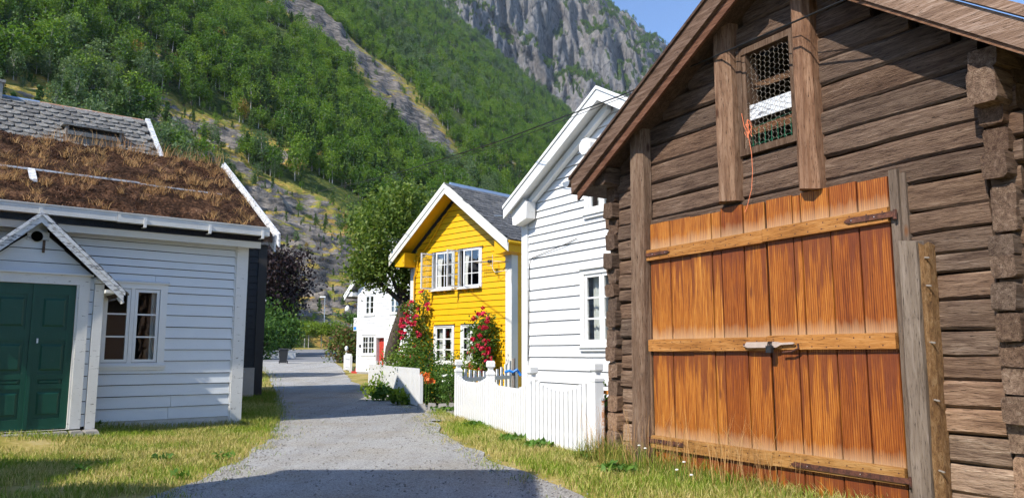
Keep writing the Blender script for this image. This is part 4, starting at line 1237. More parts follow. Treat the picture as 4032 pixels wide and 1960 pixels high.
for k, w in enumerate(WL):
    p = casing(H5, *w, 0.075, -0.01, 'white_paint', head=False)
    obj('head_board', MB().prism_x([(-0.11, w[3] + 0.076), (0.0, w[3] + 0.12), (0.0, w[3] + 0.076)], w[0] - 0.11, w[1] + 0.11), 'yellow_paint', p)
    c = (w[0] + w[1]) / 2
    sash(p, w[0], c - 0.002, w[2] + 0.025, w[3], 1, 3, -0.01, 'white_paint', 0.06, 0.04)
    sash(p, c + 0.002, w[1], w[2] + 0.025, w[3], 1, 3, -0.01, 'white_paint', 0.06, 0.04)
    curtain(p, w[0] + 0.02, w[0] + 0.30, w[2], w[3], 0.13, 3, 0.2)
    curtain(p, w[1] - 0.36, w[1] - 0.02, w[2], w[3], 0.13, 4, 0.2, 1)
ov = -0.70
rf5 = obj('roof', slab_y(ov + 0.03, 8.4, 0.42, 5.00, CX5, 7.26, 0.10), 'slate_dark', H5)
obj('roof_side', slab_y(ov + 0.03, 8.4, -5.62, 5.00, CX5 - 0.001, 7.26, 0.10), 'slate_dark', rf5)
obj('soffit', slab_y(ov + 0.05, -0.02, 0.36, 4.93, CX5, 7.14, 0.03), 'yellow_paint', rf5)
obj('soffit', slab_y(ov + 0.05, -0.02, -5.56, 4.93, CX5 - 0.001, 7.14, 0.03), 'yellow_paint', rf5)
rake_pair(rf5, CX5, 7.20, 3.10, 0.748, 0.27, ov, ov + 0.029, 'cream_paint')
rake_pair(rf5, CX5, 7.31, 3.08, 0.748, 0.20, ov - 0.028, ov - 0.001, 'cream_paint', 'barge_cap')
obj('eave_box', MB().prism([(0.02, 4.60), (0.30, 4.66), (0.36, 4.92), (0.02, 4.95)], ov + 0.14, 0.3).box(-0.26, 0.02, ov + 0.14, -0.03, 4.60, 5.05), 'yellow_paint', rf5)
obj('eave_box', MB().prism([(-5.22, 4.95), (-5.54, 4.92), (-5.50, 4.60), (-5.22, 4.56)], ov + 0.14, 0.3).box(-5.22, -4.95, ov + 0.14, -0.03, 4.56, 5.08), 'yellow_paint', rf5)
obj('gutter', MB().tube([(0.46, ov + 0.05, 4.93), (0.46, 8.3, 4.93)], 0.055, 10), 'yellow_paint', rf5)
obj('ridge_sheet', MB().prism([(CX5 - 0.16, 7.17), (CX5 + 0.16, 7.17), (CX5 + 0.02, 7.36), (CX5 - 0.02, 7.36)], ov + 0.25, 8.4), 'ridge_blue', rf5)
me_s5 = [slate_mesh(0.31 * k, 0.42, 0.022, 'slate_dark', 1.2) for k in (1.0, 0.94, 1.05)]
a5 = math.atan(0.748)
g = random.Random(19)
t, row = 0.22, 0
while t < 3.75:
    y = ov + 0.14 + (0.14 if row % 2 else 0)
    while y < 3.0:
        x, z = CX5 + t * math.cos(a5), 7.26 - t * math.sin(a5)
        o = link('slate', g.choice(me_s5), rf5)
        o.matrix_local = Matrix.Translation((x, y + g.uniform(-.02, .02), z + 0.03 + g.uniform(0, .008))) @ Matrix.Rotation(a5 - 0.075, 4, 'Y') @ Matrix.Rotation(R(90) + g.uniform(-.07, .07), 4, 'Z') @ Matrix.Translation((0, 0.2, 0))
        y += 0.285
    t += 0.20
    row += 1
obj('roof_pipe', MB().tube([(-0.85, 0.0, 6.0), (-0.85, 0.5, 6.05)], 0.03, 8), 'steel', rf5)
obj('cable_pipe', MB().tube([(-3.15, -0.06, 6.35), (-3.35, -0.07, 6.28), (-3.7, -0.08, 5.8), (-4.2, -0.08, 5.3), (-4.75, -0.08, 4.9), (-4.82, -0.08, 4.5), (-4.96, -0.08, 4.2), (-4.96, -0.08, 0.6)], 0.022, 6), 'yellow_paint', H5)
an = thing('tv_antenna', 'small rod antenna on the corner of the yellow house', 'antenna', (0, 25, 0.036), R(-44))
obj('boom', MB().tube([(-1.28, -0.35, 4.42), (-0.45, -0.35, 4.40), (-0.1, -0.06, 4.38)], 0.014, 6), 'steel', an)
for k in range(8):
    x = -1.25 + 0.09 * k
    obj('element', MB().tube([(x, -0.52 + 0.01 * k, 4.42), (x, -0.18 - 0.01 * k, 4.42)], 0.008, 5), 'steel', an)
obj('reflector', MB().tube([(-0.55, -0.35, 4.2), (-0.55, -0.35, 4.62)], 0.010, 5).tube([(-0.6, -0.55, 4.55), (-0.6, -0.15, 4.55)], 0.010, 5).tube([(-0.6, -0.55, 4.25), (-0.6, -0.15, 4.25)], 0.010, 5), 'steel', an)
obj('junction_box', MB().box(-0.74, -0.62, -0.40, -0.30, 4.36, 4.46), 'plastic_black', an)
obj('lead', MB().tube([(-0.68, -0.35, 4.36), (-0.5, -0.3, 4.05), (-0.2, -0.1, 4.1), (-0.02, -0.08, 4.25), (0.05, -0.07, 3.6), (0.04, -0.06, 2.5)], 0.008, 5), 'wire_white', an)

# ================================================================== near white house
H6 = thing('near_white_house', 'tall white clapboard house between the yellow house and the log barn', 'house', (0.30, 15.5, 0.005), R(-56))
W6 = [(1.87, 2.80, 1.60, 2.86), (2.02, 2.70, 3.99, 4.72)]
z6s = [0.0, 0.22, 0.45, 0.68, 0.90, 1.13, 1.38, 1.603, 1.80, 2.061, 2.268, 2.503, 2.693, 2.80, 2.934, 3.128, 3.323, 3.479, 3.635, 3.784, 3.933, 4.114, 4.257, 4.431, 4.60, 4.78, 4.96, 5.14, 5.32, 5.5, 5.68, 5.86]
z6s.remove(2.80)
CX6, S6 = 2.70, 0.563
g6l = lambda z: 0.1 + max(0, z - 4.36) / S6
g6r = lambda z: 5.3 - max(0, z - 4.36) / S6
siding(H6, 'white_siding', z6s, g6l, g6r, W6, 0.034, 0, 17, slit=0.009)
obj('wall', holed_wall([(0, 0), (5.4, 0), (5.4, 4.3), (CX6, 5.85), (0, 4.3)], W6, 0.03), 'shade_backing', H6)
obj('wall', MB().box(0.0, 0.02, 0.04, 7, 0, 4.3).box(5.38, 5.4, 0.04, 7, 0, 4.3).prism([(0, 0), (5.4, 0), (5.4, 4.3), (CX6, 5.8), (0, 4.3)], 6.98, 7.0), 'white_siding', H6)
obj('floor_and_added_partition', MB().box(0.03, 5.37, 0.05, 6.9, 3.2, 3.4).box(0.03, 5.37, 2.0, 2.05, 0.1, 4.3), 'shade_backing', H6)  # inner upright wall added so the windows stay dark
obj('corner_board', MB().box(-0.10, 0.095, -0.06, -0.001, 0.0, 4.05).box(-0.10, -0.002, -0.0005, 0.15, 0.0, 4.05), 'white_paint', H6)
for k, w in enumerate(W6):
    p = casing(H6, *w, 0.11, -0.012, 'white_paint', head=(k == 0))
    c = (w[0] + w[1]) / 2
    rows = 3 if k == 0 else 2
    sash(p, w[0], c - 0.005, w[2] + 0.025, w[3], 1, rows, -0.01, 'white_paint', 0.06, 0.03)
    sash(p, c + 0.005, w[1], w[2] + 0.025, w[3], 1, rows, -0.01, 'white_paint', 0.06, 0.03)
    curtain(p, w[0] + 0.26, w[0] + 0.46, w[2], w[3], 0.10, 3, 0.4, 1)
    curtain(p, w[0] + 0.02, w[1] - 0.02, w[2], w[3], 0.16, 9)
    ov6 = -0.35
rf6 = obj('roof', slab_y(ov6, 7.4, -0.28, 4.38, CX6, 6.06, 0.08), 'slate_old', H6)
obj('roof_side', slab_y(ov6, 7.4, 5.68, 4.38, CX6 + 0.001, 6.06, 0.08), 'slate_old', rf6)
rake_pair(rf6, CX6, 6.05, 2.99, S6, 0.20, ov6 - 0.035, ov6 - 0.001, 'white_paint')
rake_pair(rf6, CX6, 6.11, 2.99, S6, 0.06, ov6 - 0.06, ov6 - 0.036, 'white_paint', 'barge_cap')
obj('soffit', slab_y(ov6, -0.04, -0.2, 4.30, CX6, 5.935, 0.03), 'white_paint', rf6)
obj('soffit', slab_y(ov6, -0.04, 5.6, 4.30, CX6 + 0.001, 5.935, 0.03), 'white_paint', rf6)
for dx in (0.0, 0.0):
    pass
obj('rafter', slab_y(-0.16, -0.045, 0.12, 4.42, CX6, 5.86, 0.14), 'white_paint', rf6)
obj('purlin_end', MB().lathe([(0.145, -0.02), (0.165, 0.0), (0.165, 0.30)], 0, 0, 8), 'white_paint', rf6, loc=(2.30, -0.345, 5.10), rot=(R(-90), R(22), 0))
obj('eave_bracket', MB().prism([(-0.16, 4.50), (0.10, 4.62), (0.40, 4.42), (0.38, 4.10), (0.0, 4.0), (-0.10, 4.02)], -0.28, -0.062), 'white_old', rf6)
obj('house_cable', MB().tube([(0.1, -0.05, 1.3), (0.14, -0.05, 2.4), (0.16, -0.05, 3.2), (0.25, -0.05, 3.33), (1.2, -0.05, 3.46), (1.7, -0.05, 3.55)], 0.008, 5), 'cable', H6)

# ================================================================== log barn
H7 = thing('log_barn', 'dark brown log barn with tall orange plank doors and gable window', 'barn', (1.75, 10.39, 0.0), R(-59.6))
LB = [-0.02, 0.258, 0.513, 0.76, 0.981, 1.219, 1.424, 1.647, 1.914, 2.143, 2.321, 2.531, 2.736, 3.0, 3.22, 3.46, 3.70, 3.96, 4.23, 4.50, 4.77, 5.04, 5.30, 5.56]
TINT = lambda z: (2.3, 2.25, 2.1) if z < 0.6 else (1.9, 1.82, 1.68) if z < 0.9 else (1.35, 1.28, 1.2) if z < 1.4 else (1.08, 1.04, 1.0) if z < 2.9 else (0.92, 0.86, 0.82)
RXA, RZA = 2.46, 5.66            # underside of the roof at the ridge
rfl = lambda x: RZA - (RXA - x) * 0.565 if x < RXA else RZA - (x - RXA) * 0.715


def hewn_log(length, h, d, seed, n=None, endL=0.0, endR=0.0):
    """log along +x from 0, centred on z=0, front face at y=-d/2: eight-sided, uneven"""
    g = random.Random(seed)
    n = n or max(2, int(length / 0.28))
    prof = [(-0.5, -0.40), (-0.50, 0.38), (-0.40, 0.50), (0.40, 0.50), (0.5, 0.38), (0.5, -0.40), (0.38, -0.50), (-0.38, -0.50)]
    vs, fs = [], []
    s1 = g.uniform(0, 50)
    for i in range(n + 1):
        x = length * i / n
        w = mnoise.noise(Vector((x * 1.1, s1, 0.3))) * 0.022
        w2 = mnoise.noise(Vector((x * 0.9, s1, 7.3))) * 0.018
        for k, (py, pz) in enumerate(prof):
            j = mnoise.noise(Vector((x * 2.6, s1 + k * 3.1, 1.7))) * 0.016
            top = 1.0
            vs.append((x + (g.uniform(-.012, .012) if i in (0, n) else 0), py * d + j + w2, pz * h + (j * 0.8 if 1 <= k <= 4 else -j * 0.8) + w))
    for i in range(n):
        for k in range(8):
            k2 = (k + 1) % 8
            fs.append((i * 8 + k, (i + 1) * 8 + k, (i + 1) * 8 + k2, i * 8 + k2))
    fs.append(tuple(range(8)))
    fs.append(tuple(n * 8 + k for k in range(7, -1, -1)))
    return MB().add(vs, fs)


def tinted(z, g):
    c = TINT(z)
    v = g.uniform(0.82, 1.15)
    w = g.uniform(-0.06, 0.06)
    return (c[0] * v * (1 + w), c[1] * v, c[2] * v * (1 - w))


g = random.Random(31)
WIN7 = (1.93, 2.64, 3.74, 4.92)
for i in range(len(LB) - 1):
    z0, z1 = LB[i], LB[i + 1]
    zc, h = (z0 + z1) / 2, (z1 - z0) - 0.012
    xa, xb = -0.46, 4.58
    if z1 > 4.02:   # gable: ends follow the roof
        xa = max(xa, RXA - (RZA - zc + 0.06) / 0.565)
        xb = min(xb, RXA + (RZA - zc + 0.06) / 0.715)
    segs = [(xa, xb)]
    if z1 < 3.08:
        segs = [(xa, 0.20), (3.80, xb)]
    elif WIN7[2] - 0.05 < zc < WIN7[3]:
        segs = [(xa, WIN7[0] - 0.02), (WIN7[1] + 0.02, xb)]
    for a, b in segs:
        if b - a < 0.1:
            continue
        y = g.uniform(-0.014, 0.014)
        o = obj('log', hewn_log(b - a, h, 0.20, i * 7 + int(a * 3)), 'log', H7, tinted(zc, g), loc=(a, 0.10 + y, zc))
obj('wall', holed_wall([(-0.45, 0), (4.58, 0), (4.58, 4.0), (RXA, 5.6), (-0.45, 4.0)], [WIN7, (0.3, 3.7, 0.0, 3.0)], 0.2), 'shade_backing', H7)
obj('wall', MB().box(-0.66, -0.46, 0.21, 6.0, 0.3, 4.0).box(4.58, 4.78, 0.21, 6.0, 0.3, 4.0).box(-0.46, 4.58, 5.9, 6.0, 0, 4.0), 'log_y', H7, (0.8, 0.75, 0.7))
# corner notches: side wall logs poke out between the front courses
for side, xc in ((-1, -0.56), (1, 4.70)):
    for i in range(16):
        z0, z1 = LB[i], LB[i + 1]
        zc = z1 + 0.005
        if zc > 3.95:
            continue
        h = (LB[i + 2] - LB[i]) / 2 - 0.015
        dy = -0.03 - g.uniform(0, 0.10)
        lg = hewn_log(0.62 if side < 0 else 0.9, h, 0.20, 400 + i * 3 + side)
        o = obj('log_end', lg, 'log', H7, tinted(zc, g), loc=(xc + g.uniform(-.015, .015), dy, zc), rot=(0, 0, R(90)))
    for i in range(17):   # ends of the front courses beyond the crossing
        z0, z1 = LB[i], LB[i + 1]
        zc, h = (z0 + z1) / 2, (z1 - z0) - 0.02
        ln = g.uniform(0.22, 0.30)
        a = -0.66 - ln + 0.2 if side < 0 else 4.60
        ln = ln + 0.0
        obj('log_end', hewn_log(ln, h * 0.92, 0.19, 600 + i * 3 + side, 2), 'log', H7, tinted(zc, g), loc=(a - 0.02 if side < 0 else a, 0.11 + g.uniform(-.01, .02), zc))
# left prop post and right slab post
def pole(parent, name, x0, x1, zb, zt, y0, d, mat, color, seed, lean=0.0):
    g2 = random.Random(seed)
    n = 12
    vs, fs = [], []
    prof = [(-0.5, 0.45), (-0.46, -0.15), (-0.22, -0.48), (0.2, -0.5), (0.46, -0.18), (0.5, 0.45)]
    w = x1 - x0
    for i in range(n + 1):
        t = i / n
        z = zb + (zt - zb) * t
        cx = (x0 + x1) / 2 + lean * t + 0.012 * mnoise.noise(Vector((z * 1.3, seed, 0)))
        for k, (px_, py_) in enumerate(prof):
            j = 0.010 * mnoise.noise(Vector((z * 2.7, seed + k * 2.1, 4)))
            vs.append((cx + px_ * w + j, y0 + py_ * d + j, z + (g2.uniform(-.02, .02) if i in (0, n) else 0)))
    for i in range(n):
        for k in range(6):
            k2 = (k + 1) % 6
            fs.append((i * 6 + k, i * 6 + k2, (i + 1) * 6 + k2, (i + 1) * 6 + k))
    fs += [tuple(range(5, -1, -1)), tuple(n * 6 + k for k in range(6))]
    return obj(name, MB().add(vs, fs), mat, parent, color)


pole(H7, 'prop_post', -0.10, 0.19, -0.1, 4.55, -0.10, 0.20, 'log_v', (0.92, 0.90, 0.88), 3, 0.09)
pole(H7, 'gable_pole', 1.56, 1.86, 3.20, 5.42, -0.07, 0.20, 'log_v', (1.15, 1.02, 0.92), 11)
pole(H7, 'gable_pole', 2.71, 2.98, 3.15, 5.45, -0.07, 0.20, 'log_v', (1.18, 0.98, 0.85), 12)
# doors
DZ = -0.05
lseams = [0.255, 0.643, 1.02, 1.377, 1.529, 1.88, 2.196]
rseams = [2.216, 2.574, 2.681, 3.035, 3.364, 3.70]
gq = random.Random(5)
for nm, seams, top in (('door_leaf', lseams, 3.135), ('door_leaf', rseams, 3.13)):
    leaf = obj(nm, MB().box(seams[0] + 0.01, seams[-1] - 0.01, DZ + 0.031, DZ + 0.06, 0.02, 3.06), 'shade_backing', H7)
    for a, b in zip(seams[:-1], seams[1:]):
        dy = gq.uniform(-0.006, 0.006)
        tz = top + gq.uniform(-0.015, 0.02)
        e = 0.008
        mb = MB()
        zs_ = [0.0 + gq.uniform(-.02, .02), 0.8, 1.6, 2.4, tz]
        vs, fs = [], []
        for z in zs_:
            j = gq.uniform(-0.002, 0.002)
            vs += [(a + e + 0.004 + j, DZ + dy - 0.0, z), (a + e + j, DZ + dy + 0.005, z), (a + e + j, DZ + 0.03, z), (b - e - j, DZ + 0.03, z), (b - e - j, DZ + dy + 0.005, z), (b - e - 0.004 - j, DZ + dy, z)]
        for i in range(4):
            for k in range(6):
                k2 = (k + 1) % 6
                fs.append((i * 6 + k, (i + 1) * 6 + k, (i + 1) * 6 + k2, i * 6 + k2))
        fs += [tuple(range(6)), tuple(24 + k for k in range(5, -1, -1))]
        mb.add(vs, fs)
        obj('plank', mb, 'gate_plank', leaf)
    x0, x1 = seams[0] - 0.015, seams[-1] + (0.0 if nm and seams is lseams else 0.005)
    for (za, zb, yy) in ((2.66, 2.80, 0.052), (1.475, 1.62, 0.055), (0.255, 0.40, 0.05)):
        s = 0.0 if seams is lseams else 0.012
        obj('batten', MB().hexa([(x0, DZ - yy, za + s), (x1, DZ - yy, za + s + 0.004), (x1, DZ - yy, zb + s + 0.004), (x0, DZ - yy, zb + s)], [(x0, DZ - 0.008, za + s), (x1, DZ - 0.008, za + s), (x1, DZ - 0.008, zb + s + 0.01), (x0, DZ - 0.008, zb + s + 0.01)]), 'batten', leaf, (1.0, 0.95, 0.9) if za > 0.5 else (0.95, 1.05, 1.15))
        nn = 0
        x = x0 + 0.08
        while x < x1 - 0.03:
            for dz in (0.03, 0.11):
                obj('nail_head', MB().lathe([(0.011, -0.004), (0.009, 0.0)], 0, 0, 6), 'rust', leaf, loc=(x + gq.uniform(-.02, .02), DZ - yy - 0.0005, za + s + dz + gq.uniform(-.01, .01)), rot=(R(90), 0, 0))
            x += 0.17 + gq.uniform(-.03, .03)
    if seams is lseams:
        hs = [((0.17, 0.70), 2.735, 0.045), ((0.19, 0.88), 0.345, 0.05)]
    else:
        hs = [((3.24, 3.78), 2.74, 0.055), ((2.45, 3.76), 0.315, 0.05)]
    for (ha, hb), hz, hh in hs:
        zt_ = hz + (hh if hz > 1 else hh)
        pin = ha if seams is lseams else hb
        tip = hb if seams is lseams else ha
        s_ = 1 if tip > pin else -1
        hg = obj('hinge', MB().prism([(pin, hz - hh / 2), (tip - 0.05 * s_, hz - hh / 2), (tip, hz), (tip - 0.05 * s_, hz + hh / 2), (pin, hz + hh / 2)] if s_ > 0 else [(pin, hz + hh / 2), (tip - 0.05 * s_, hz + hh / 2), (tip, hz), (tip - 0.05 * s_, hz - hh / 2), (pin, hz - hh / 2)], DZ - 0.066, DZ - 0.0575).tube([(pin, DZ - 0.05, hz - 0.05), (pin, DZ - 0.05, hz + 0.04)], 0.018, 8), 'rust', leaf)
        for q in range(4):
            xq = pin + (tip - pin) * (0.15 + 0.23 * q)
            obj('bolt', MB().lathe([(0.013, -0.01), (0.010, -0.002), (0.004, 0.0)], 0, 0, 8), 'steel' if q % 2 else 'rust', leaf, loc=(xq, DZ - 0.0665, hz), rot=(R(90), 0, 0))
    if seams is rseams:
        obj('latch_bar', MB().prism([(1.90, 1.53), (1.96, 1.51), (2.36, 1.512), (2.42, 1.538), (2.58, 1.545), (2.60, 1.555), (2.56, 1.565), (2.42, 1.562), (2.36, 1.572), (1.95, 1.572)], DZ - 0.095, DZ - 0.075), 'latch', leaf)
        obj('latch_staple', MB().tube([(1.88, DZ - 0.06, 1.545), (1.93, DZ - 0.09, 1.54)], 0.014, 6).tube([(2.30, DZ - 0.06, 1.50), (2.30, DZ - 0.13, 1.50), (2.30, DZ - 0.13, 1.57), (2.30, DZ - 0.06, 1.57)], 0.012, 6).tube([(2.42, DZ - 0.07, 1.46), (2.55, DZ - 0.075, 1.47), (2.63, DZ - 0.07, 1.50), (2.62, DZ - 0.07, 1.55)], 0.011, 6), 'rust', leaf)
        obj('padlock', MB().box(2.265, 2.335, DZ - 0.15, DZ - 0.107, 1.455, 1.53).tube([(2.28, DZ - 0.13, 1.53), (2.285, DZ - 0.13, 1.565), (2.315, DZ - 0.13, 1.565), (2.32, DZ - 0.13, 1.53)], 0.008, 6), 'plastic_black', leaf)
obj('door_jamb', MB().box(0.165, 0.243, -0.055, 0.1, 0.0, 3.16), 'log_v', H7, (0.85, 0.75, 0.68))
obj('door_jamb', MB().box(3.712, 3.80, -0.06, 0.1, 0.0, 3.17).box(3.802, 3.86, -0.03, 0.1, 0.0, 3.13), 'slab', H7, (0.62, 0.52, 0.45))
obj('door_lintel', MB().box(0.10, 3.9, 0.02, 0.12, 3.00, 3.14), 'log', H7, (0.8, 0.75, 0.72))
pole(H7, 'slab_post', 3.77, 3.965, -0.1, 2.47, -0.10, 0.18, 'slab', (0.85, 0.75, 0.67), 21, 0.03)
pole(H7, 'bark_edge', 3.962, 4.06, -0.1, 2.42, -0.06, 0.15, 'bark_edge', (1, 1, 1), 22, 0.02)
gp = random.Random(77)
for zk in (0.45, 1.05, 1.55, 2.05, 2.3):
    obj('nail', MB().tube([(4.03, -0.12, zk), (4.10, -0.14, zk - 0.01)], 0.008, 5), 'wire', H7)
# gable window
wf = obj('window', frame_mb(1.86, 2.70, 3.72, 5.0, 0.075, -0.035, 0.10), 'log_v', H7, (0.62, 0.58, 0.55))
obj('window_board', MB().box(1.935, 1.99, -0.02, 0.19, 3.80, 4.92), 'log_v', wf, (0.75, 0.7, 0.66))
for (za, zb, yy, c) in ((4.52, 4.60, 0.12, (1.0, 0.8, 0.6)), (4.13, 4.31, 0.02, (2.2, 2.1, 2.0)), (3.96, 4.06, 0.05, (1.3, 0.9, 0.6))):
    obj('window_slat', MB().box(1.99, 2.625, yy, yy + 0.02, za, zb), 'white_peel' if c[0] > 2 else 'log', wf, c)
# chicken wire: hexagon net of thin wire, drooping on the left
hexm = MB()
cs = 0.042
for r_ in range(26):
    for c in range(14):
        x = 2.0 + c * cs * 1.5
        z = 3.80 + r_ * cs * 1.732 / 1.0 * 0.85 + (cs * 0.75 if c % 2 else 0)
        if x > 2.62 or z > 4.88:
            continue
        if x < 2.30 - 0.25 * math.sin((z - 3.8) * 2.1) + 0.0 and z > 4.30:
            continue
        pts = [Vector((x + cs * math.cos(R(60 * k)), -0.03 + 0.012 * math.sin(9 * x + 5 * z), z + cs * 0.9 * math.sin(R(60 * k)))) for k in range(4)]
        hexm.tube(pts, 0.0024, 3, False)
tag(obj('chicken_wire', hexm, 'wire', wf), kind='stuff')
gw = MB()
for k in range(7):
    gw.tube([(2.05 + 0.09 * k, -0.012, 3.78), (2.05 + 0.09 * k, -0.012, 4.0)], 0.004, 4)
gw.tube([(2.0, -0.014, 3.82), (2.63, -0.014, 3.83)], 0.004, 4).tube([(2.0, -0.014, 4.02), (2.63, -0.014, 4.06)], 0.004, 4)
obj('green_mesh', gw, 'wire_green', wf)
tw = thing('twine', 'orange twine knotted at the gable window and hanging down the barn wall', 'twine', (1.75, 10.39, 0), R(-59.6))
gt = random.Random(2)
kn = [(2.02 + gt.uniform(-.05, .05), -0.06 + gt.uniform(-.02, .02), 4.02 + gt.uniform(-.12, .12)) for _ in range(22)]
obj('knot', MB().tube(kn, 0.004, 5), 'rope_orange', tw)
obj('strand', MB().tube([(1.93, -0.05, 4.22), (1.97, -0.06, 4.05), (2.03, -0.07, 3.95), (2.07, -0.07, 3.72), (2.075, -0.07, 3.5), (2.04, -0.06, 3.3), (1.97, -0.07, 3.1), (1.94, -0.075, 3.05)], 0.0035, 5), 'rope_orange', tw)
# roof
e7 = -0.42
rf7 = obj('roof', MB().add([(-1.0, e7 + 0.03, rfl(-1.0) + 0.04), (RXA, e7 + 0.03, RZA + 0.04), (RXA, 6.4, RZA + 0.04), (-1.0, 6.4, rfl(-1.0) + 0.04), (-1.0, e7 + 0.03, rfl(-1.0) + 0.12), (RXA, e7 + 0.03, RZA + 0.12), (RXA, 6.4, RZA + 0.12), (-1.0, 6.4, rfl(-1.0) + 0.12)],
                           [(3, 2, 1, 0), (4, 5, 6, 7), (0, 1, 5, 4), (1, 2, 6, 5), (2, 3, 7, 6), (3, 0, 4, 7)]), 'board_old', H7, (0.7, 0.65, 0.6))
obj('roof_side', MB().add([(5.6, e7 + 0.03, rfl(5.6) + 0.04), (RXA + .001, e7 + 0.03, RZA + 0.04), (RXA + .001, 6.4, RZA + 0.04), (5.6, 6.4, rfl(5.6) + 0.04), (5.6, e7 + 0.03, rfl(5.6) + 0.12), (RXA + .001, e7 + 0.03, RZA + 0.12), (RXA + .001, 6.4, RZA + 0.12), (5.6, 6.4, rfl(5.6) + 0.12)],
                          [(0, 1, 2, 3), (7, 6, 5, 4), (4, 5, 1, 0), (5, 6, 2, 1), (6, 7, 3, 2), (7, 4, 0, 3)]), 'board_old', rf7, (0.7, 0.65, 0.6))


def rake7(x_end, d0, d1, y0, y1, name, color):
    za, zb = RZA, rfl(x_end)
    q = [(RXA, za + d0), (x_end, zb + d0), (x_end, zb + d1), (RXA, za + d1)]
    if x_end < RXA:
        q = q[::-1]
    obj(name, MB().prism(q[::-1], y0, y1), 'board_old', rf7, color)


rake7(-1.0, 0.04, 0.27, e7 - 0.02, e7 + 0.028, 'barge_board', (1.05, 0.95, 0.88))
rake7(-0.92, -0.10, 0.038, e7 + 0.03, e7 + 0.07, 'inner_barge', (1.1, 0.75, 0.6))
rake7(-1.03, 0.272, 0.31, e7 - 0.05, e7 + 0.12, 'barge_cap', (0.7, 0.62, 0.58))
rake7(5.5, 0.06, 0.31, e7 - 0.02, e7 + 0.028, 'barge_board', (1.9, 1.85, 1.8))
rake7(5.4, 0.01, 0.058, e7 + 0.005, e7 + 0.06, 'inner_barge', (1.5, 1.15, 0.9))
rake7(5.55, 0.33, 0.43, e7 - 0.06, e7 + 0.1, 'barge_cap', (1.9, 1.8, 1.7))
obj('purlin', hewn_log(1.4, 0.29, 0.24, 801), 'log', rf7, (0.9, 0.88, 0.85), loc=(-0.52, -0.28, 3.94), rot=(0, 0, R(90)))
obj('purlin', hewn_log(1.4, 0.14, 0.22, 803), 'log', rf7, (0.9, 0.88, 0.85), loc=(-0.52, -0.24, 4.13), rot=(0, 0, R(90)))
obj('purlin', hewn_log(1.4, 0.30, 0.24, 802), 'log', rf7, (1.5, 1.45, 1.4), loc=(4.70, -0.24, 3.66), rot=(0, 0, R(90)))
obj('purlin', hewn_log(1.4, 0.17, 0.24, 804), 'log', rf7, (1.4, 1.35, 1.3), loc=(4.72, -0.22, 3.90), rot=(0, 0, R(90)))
gt7 = MB()
n = 10
for (xa_, yy) in ((-1.12, 0),):
    vs, fs = [], []
    for i, y in enumerate((e7 - 0.05, 6.2)):
        for k in range(n + 1):
            a = math.pi + math.pi * k / n
            vs.append((-1.08 + 0.085 * math.cos(a), y, 3.95 + 0.085 * math.sin(a)))
            vs.append((-1.08 + 0.065 * math.cos(a), y, 3.95 + 0.065 * math.sin(a)))
    m_ = 2 * (n + 1)
    for k in range(n):
        fs += [(2 * k, 2 * k + 2, m_ + 2 * k + 2, m_ + 2 * k), (2 * k + 1, m_ + 2 * k + 1, m_ + 2 * k + 3, 2 * k + 3)]
    gt7.add(vs, fs)
gu7 = obj('gutter', gt7, 'board_old', rf7, (1.2, 1.15, 1.1))
obj('gutter_end', MB().add([(-1.08 + 0.09 * math.cos(math.pi + math.pi * k / n), e7 - 0.055, 3.95 + 0.09 * math.sin(math.pi + math.pi * k / n)) for k in range(n + 1)], [tuple(range(n + 1))]), 'steel', gu7)

# ================================================================== house behind the photographer that throws the foreground shade
H8 = thing('shading_house', 'tall white house standing behind the photographer on the grass side', 'house', (-4.8, 4.05, 0), 0.0)
obj('wall', MB().box(-3.0, -0.1, -8, -0.1, 0, 7.1).box(-12, -3.001, -8, -1.2, 0, 7.1), 'white_siding', H8)
obj('roof', MB().box(-3.1, 0, -8.1, 0.0, 7.1, 7.25).box(-12.1, -3.101, -8.1, -1.1, 7.1, 7.25), 'slate_dark', H8)
obj('dormer', MB().box(-11, -7.4, -4.5, -1.3, 7.251, 9.9), 'white_siding', H8)

# unseen shed added to darken the reflection in the grey house's window
H9 = thing('added_shed', 'unseen brown plank shed added past the barn to darken a window reflection', 'shed', (5.0, 4.9, 0), R(-59.6))
for k in range(26):
    obj('board', MB().box(0.25 * k, 0.25 * k + 0.24, -0.02, 0.02, 0, 3.6), 'log_v', H9, (0.35, 0.3, 0.27))
obj('wall', MB().box(0, 6.5, 0.03, 4.0, 0, 3.6), 'black_paint', H9)
obj('roof', slab(-0.3, 6.8, -0.4, 3.5, 2.0, 5.0, 0.12), 'slate_dark', H9)
obj('roof_back', slab(-0.3, 6.8, 4.4, 3.5, 2.0, 5.0, 0.12), 'slate_dark', H9)

